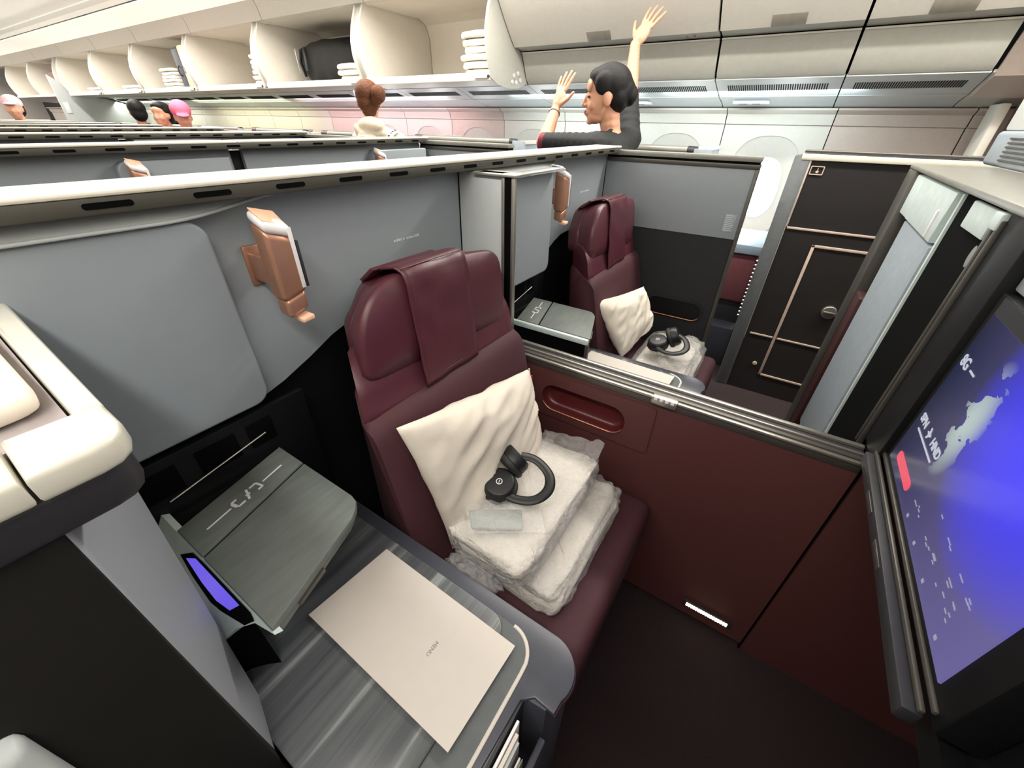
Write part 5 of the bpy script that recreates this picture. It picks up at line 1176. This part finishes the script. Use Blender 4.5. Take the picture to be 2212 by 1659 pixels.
hood = blob('hoodie', grow(tb, 0.022) + grow(armb[:1] + armb[2:3], 0.020) + [('c', (-2.875, 2.34, 1.03), 0.058, (-2.82, 2.42, 1.02), 0.042), ('c', (-2.40, 2.34, 1.03), 0.058, (-2.46, 2.42, 1.02), 0.042),
                       ('e', (-2.635, 2.235, 1.345), (0.165, 0.085, 0.06)), ('e', (-2.60, 2.20, 1.385), (0.12, 0.06, 0.055)), ('e', (-2.72, 2.27, 1.325), (0.10, 0.08, 0.05)), ('e', (-2.55, 2.27, 1.325), (0.10, 0.08, 0.05)),
                       ('c', (-2.73, 2.19, 1.37), 0.030, (-2.63, 2.165, 1.33), 0.036), ('c', (-2.63, 2.165, 1.33), 0.036, (-2.55, 2.19, 1.36), 0.032), ('e', (-2.625, 2.165, 1.285), (0.105, 0.05, 0.06))], 0.006, 'hoodie', B, 3)
st = tube('bag_strap', [(-2.425, 2.260, 1.355), (-2.405, 2.190, 1.335), (-2.385, 2.125, 1.29), (-2.375, 2.105, 1.22), (-2.385, 2.110, 1.10), (-2.415, 2.120, 0.98)], 0.022, 'white', B, 8, False, 0.3)
rnd = random.Random(4); pts_ = [Vector((-2.425, 2.260, 1.355)), Vector((-2.405, 2.190, 1.335)), Vector((-2.385, 2.125, 1.29)), Vector((-2.375, 2.105, 1.22)), Vector((-2.385, 2.110, 1.10))]
for i in range(10):
    q = pts_[i * 4 // 10] + (pts_[i * 4 // 10 + 1] - pts_[i * 4 // 10]) * ((i * 4 % 10) / 10)
    blob('strap_patch', [('e', q + Vector((rnd.uniform(-0.008, 0.008), -0.004, 0)), (0.012, 0.008, 0.010))], 0.003, 'hp', st, 0)
# ------------------------------------------------------------------ people far back
def far_person(label, x, y, zc, face, hair_m, cloth, cap=None):
    t = thing('person', label, 'person', (x, y, 0))
    h = Head((x, y, zc), face)
    tor = [('e', (x, y, zc - 0.31), (0.12, 0.19, 0.15)), ('e', (x, y, zc - 0.52), (0.11, 0.16, 0.20))]
    rest = [('c', (x, y - 0.07, zc - 0.62), 0.08, (x, y - 0.07, 0.05), 0.05), ('c', (x, y + 0.07, zc - 0.62), 0.08, (x, y + 0.07, 0.05), 0.05)]
    arm = [('c', (x, y - 0.19, zc - 0.25), 0.05, (x, y - 0.22, zc - 0.5), 0.04), ('c', (x, y + 0.19, zc - 0.25), 0.05, (x, y + 0.22, zc - 0.5), 0.04)]
    blob('body', h.skull() + [('c', h.p(-0.02, 0, -0.05), 0.048, (x, y, zc - 0.2), 0.06)] + tor + rest + arm, 0.012, 'skin', t, 1)
    blob('hair', [h.e((-0.03, 0, 0.04), (0.097, 0.086, 0.086)), h.e((-0.055, 0, -0.01), (0.062, 0.08, 0.085)), h.e((0.02, 0, 0.08), (0.055, 0.066, 0.036))], 0.009, hair_m, t, 1)
    blob('top', grow(tor + arm, 0.02) + grow(rest, 0.012), 0.014, cloth, t, 1)
    if cap: blob('cap', [h.e((-0.02, 0, 0.06), (0.105, 0.092, 0.085)), h.e((0.09, 0, 0.045), (0.055, 0.06, 0.012))], 0.008, cap, t, 1)
    return t
far_person('dark-haired person standing far back before the bulkhead', -6.72, 2.30, 1.445, (-1, 0.2, 0), 'hair', 'uniform')
far_person('dark-haired person facing right beside the one in pink', -6.05, 2.28, 1.42, (0.5, -0.8, 0), 'hair', 'side')
far_person('person whose dark hair just shows above the far partitions', -8.04, 3.15, 1.255, (0.2, 1, 0), 'hair', 'uniform')
far_person('person in a pink cap bending over far back', -5.62, 2.30, 1.41, (0.9, -0.3, -0.3), 'hair', 'pink', 'pink')
far_person('person in pale pink cap at the far left edge', -8.3, 1.60, 1.455, (0.8, -0.4, 0), 'hair', 'side_warm', 'pink_pale')
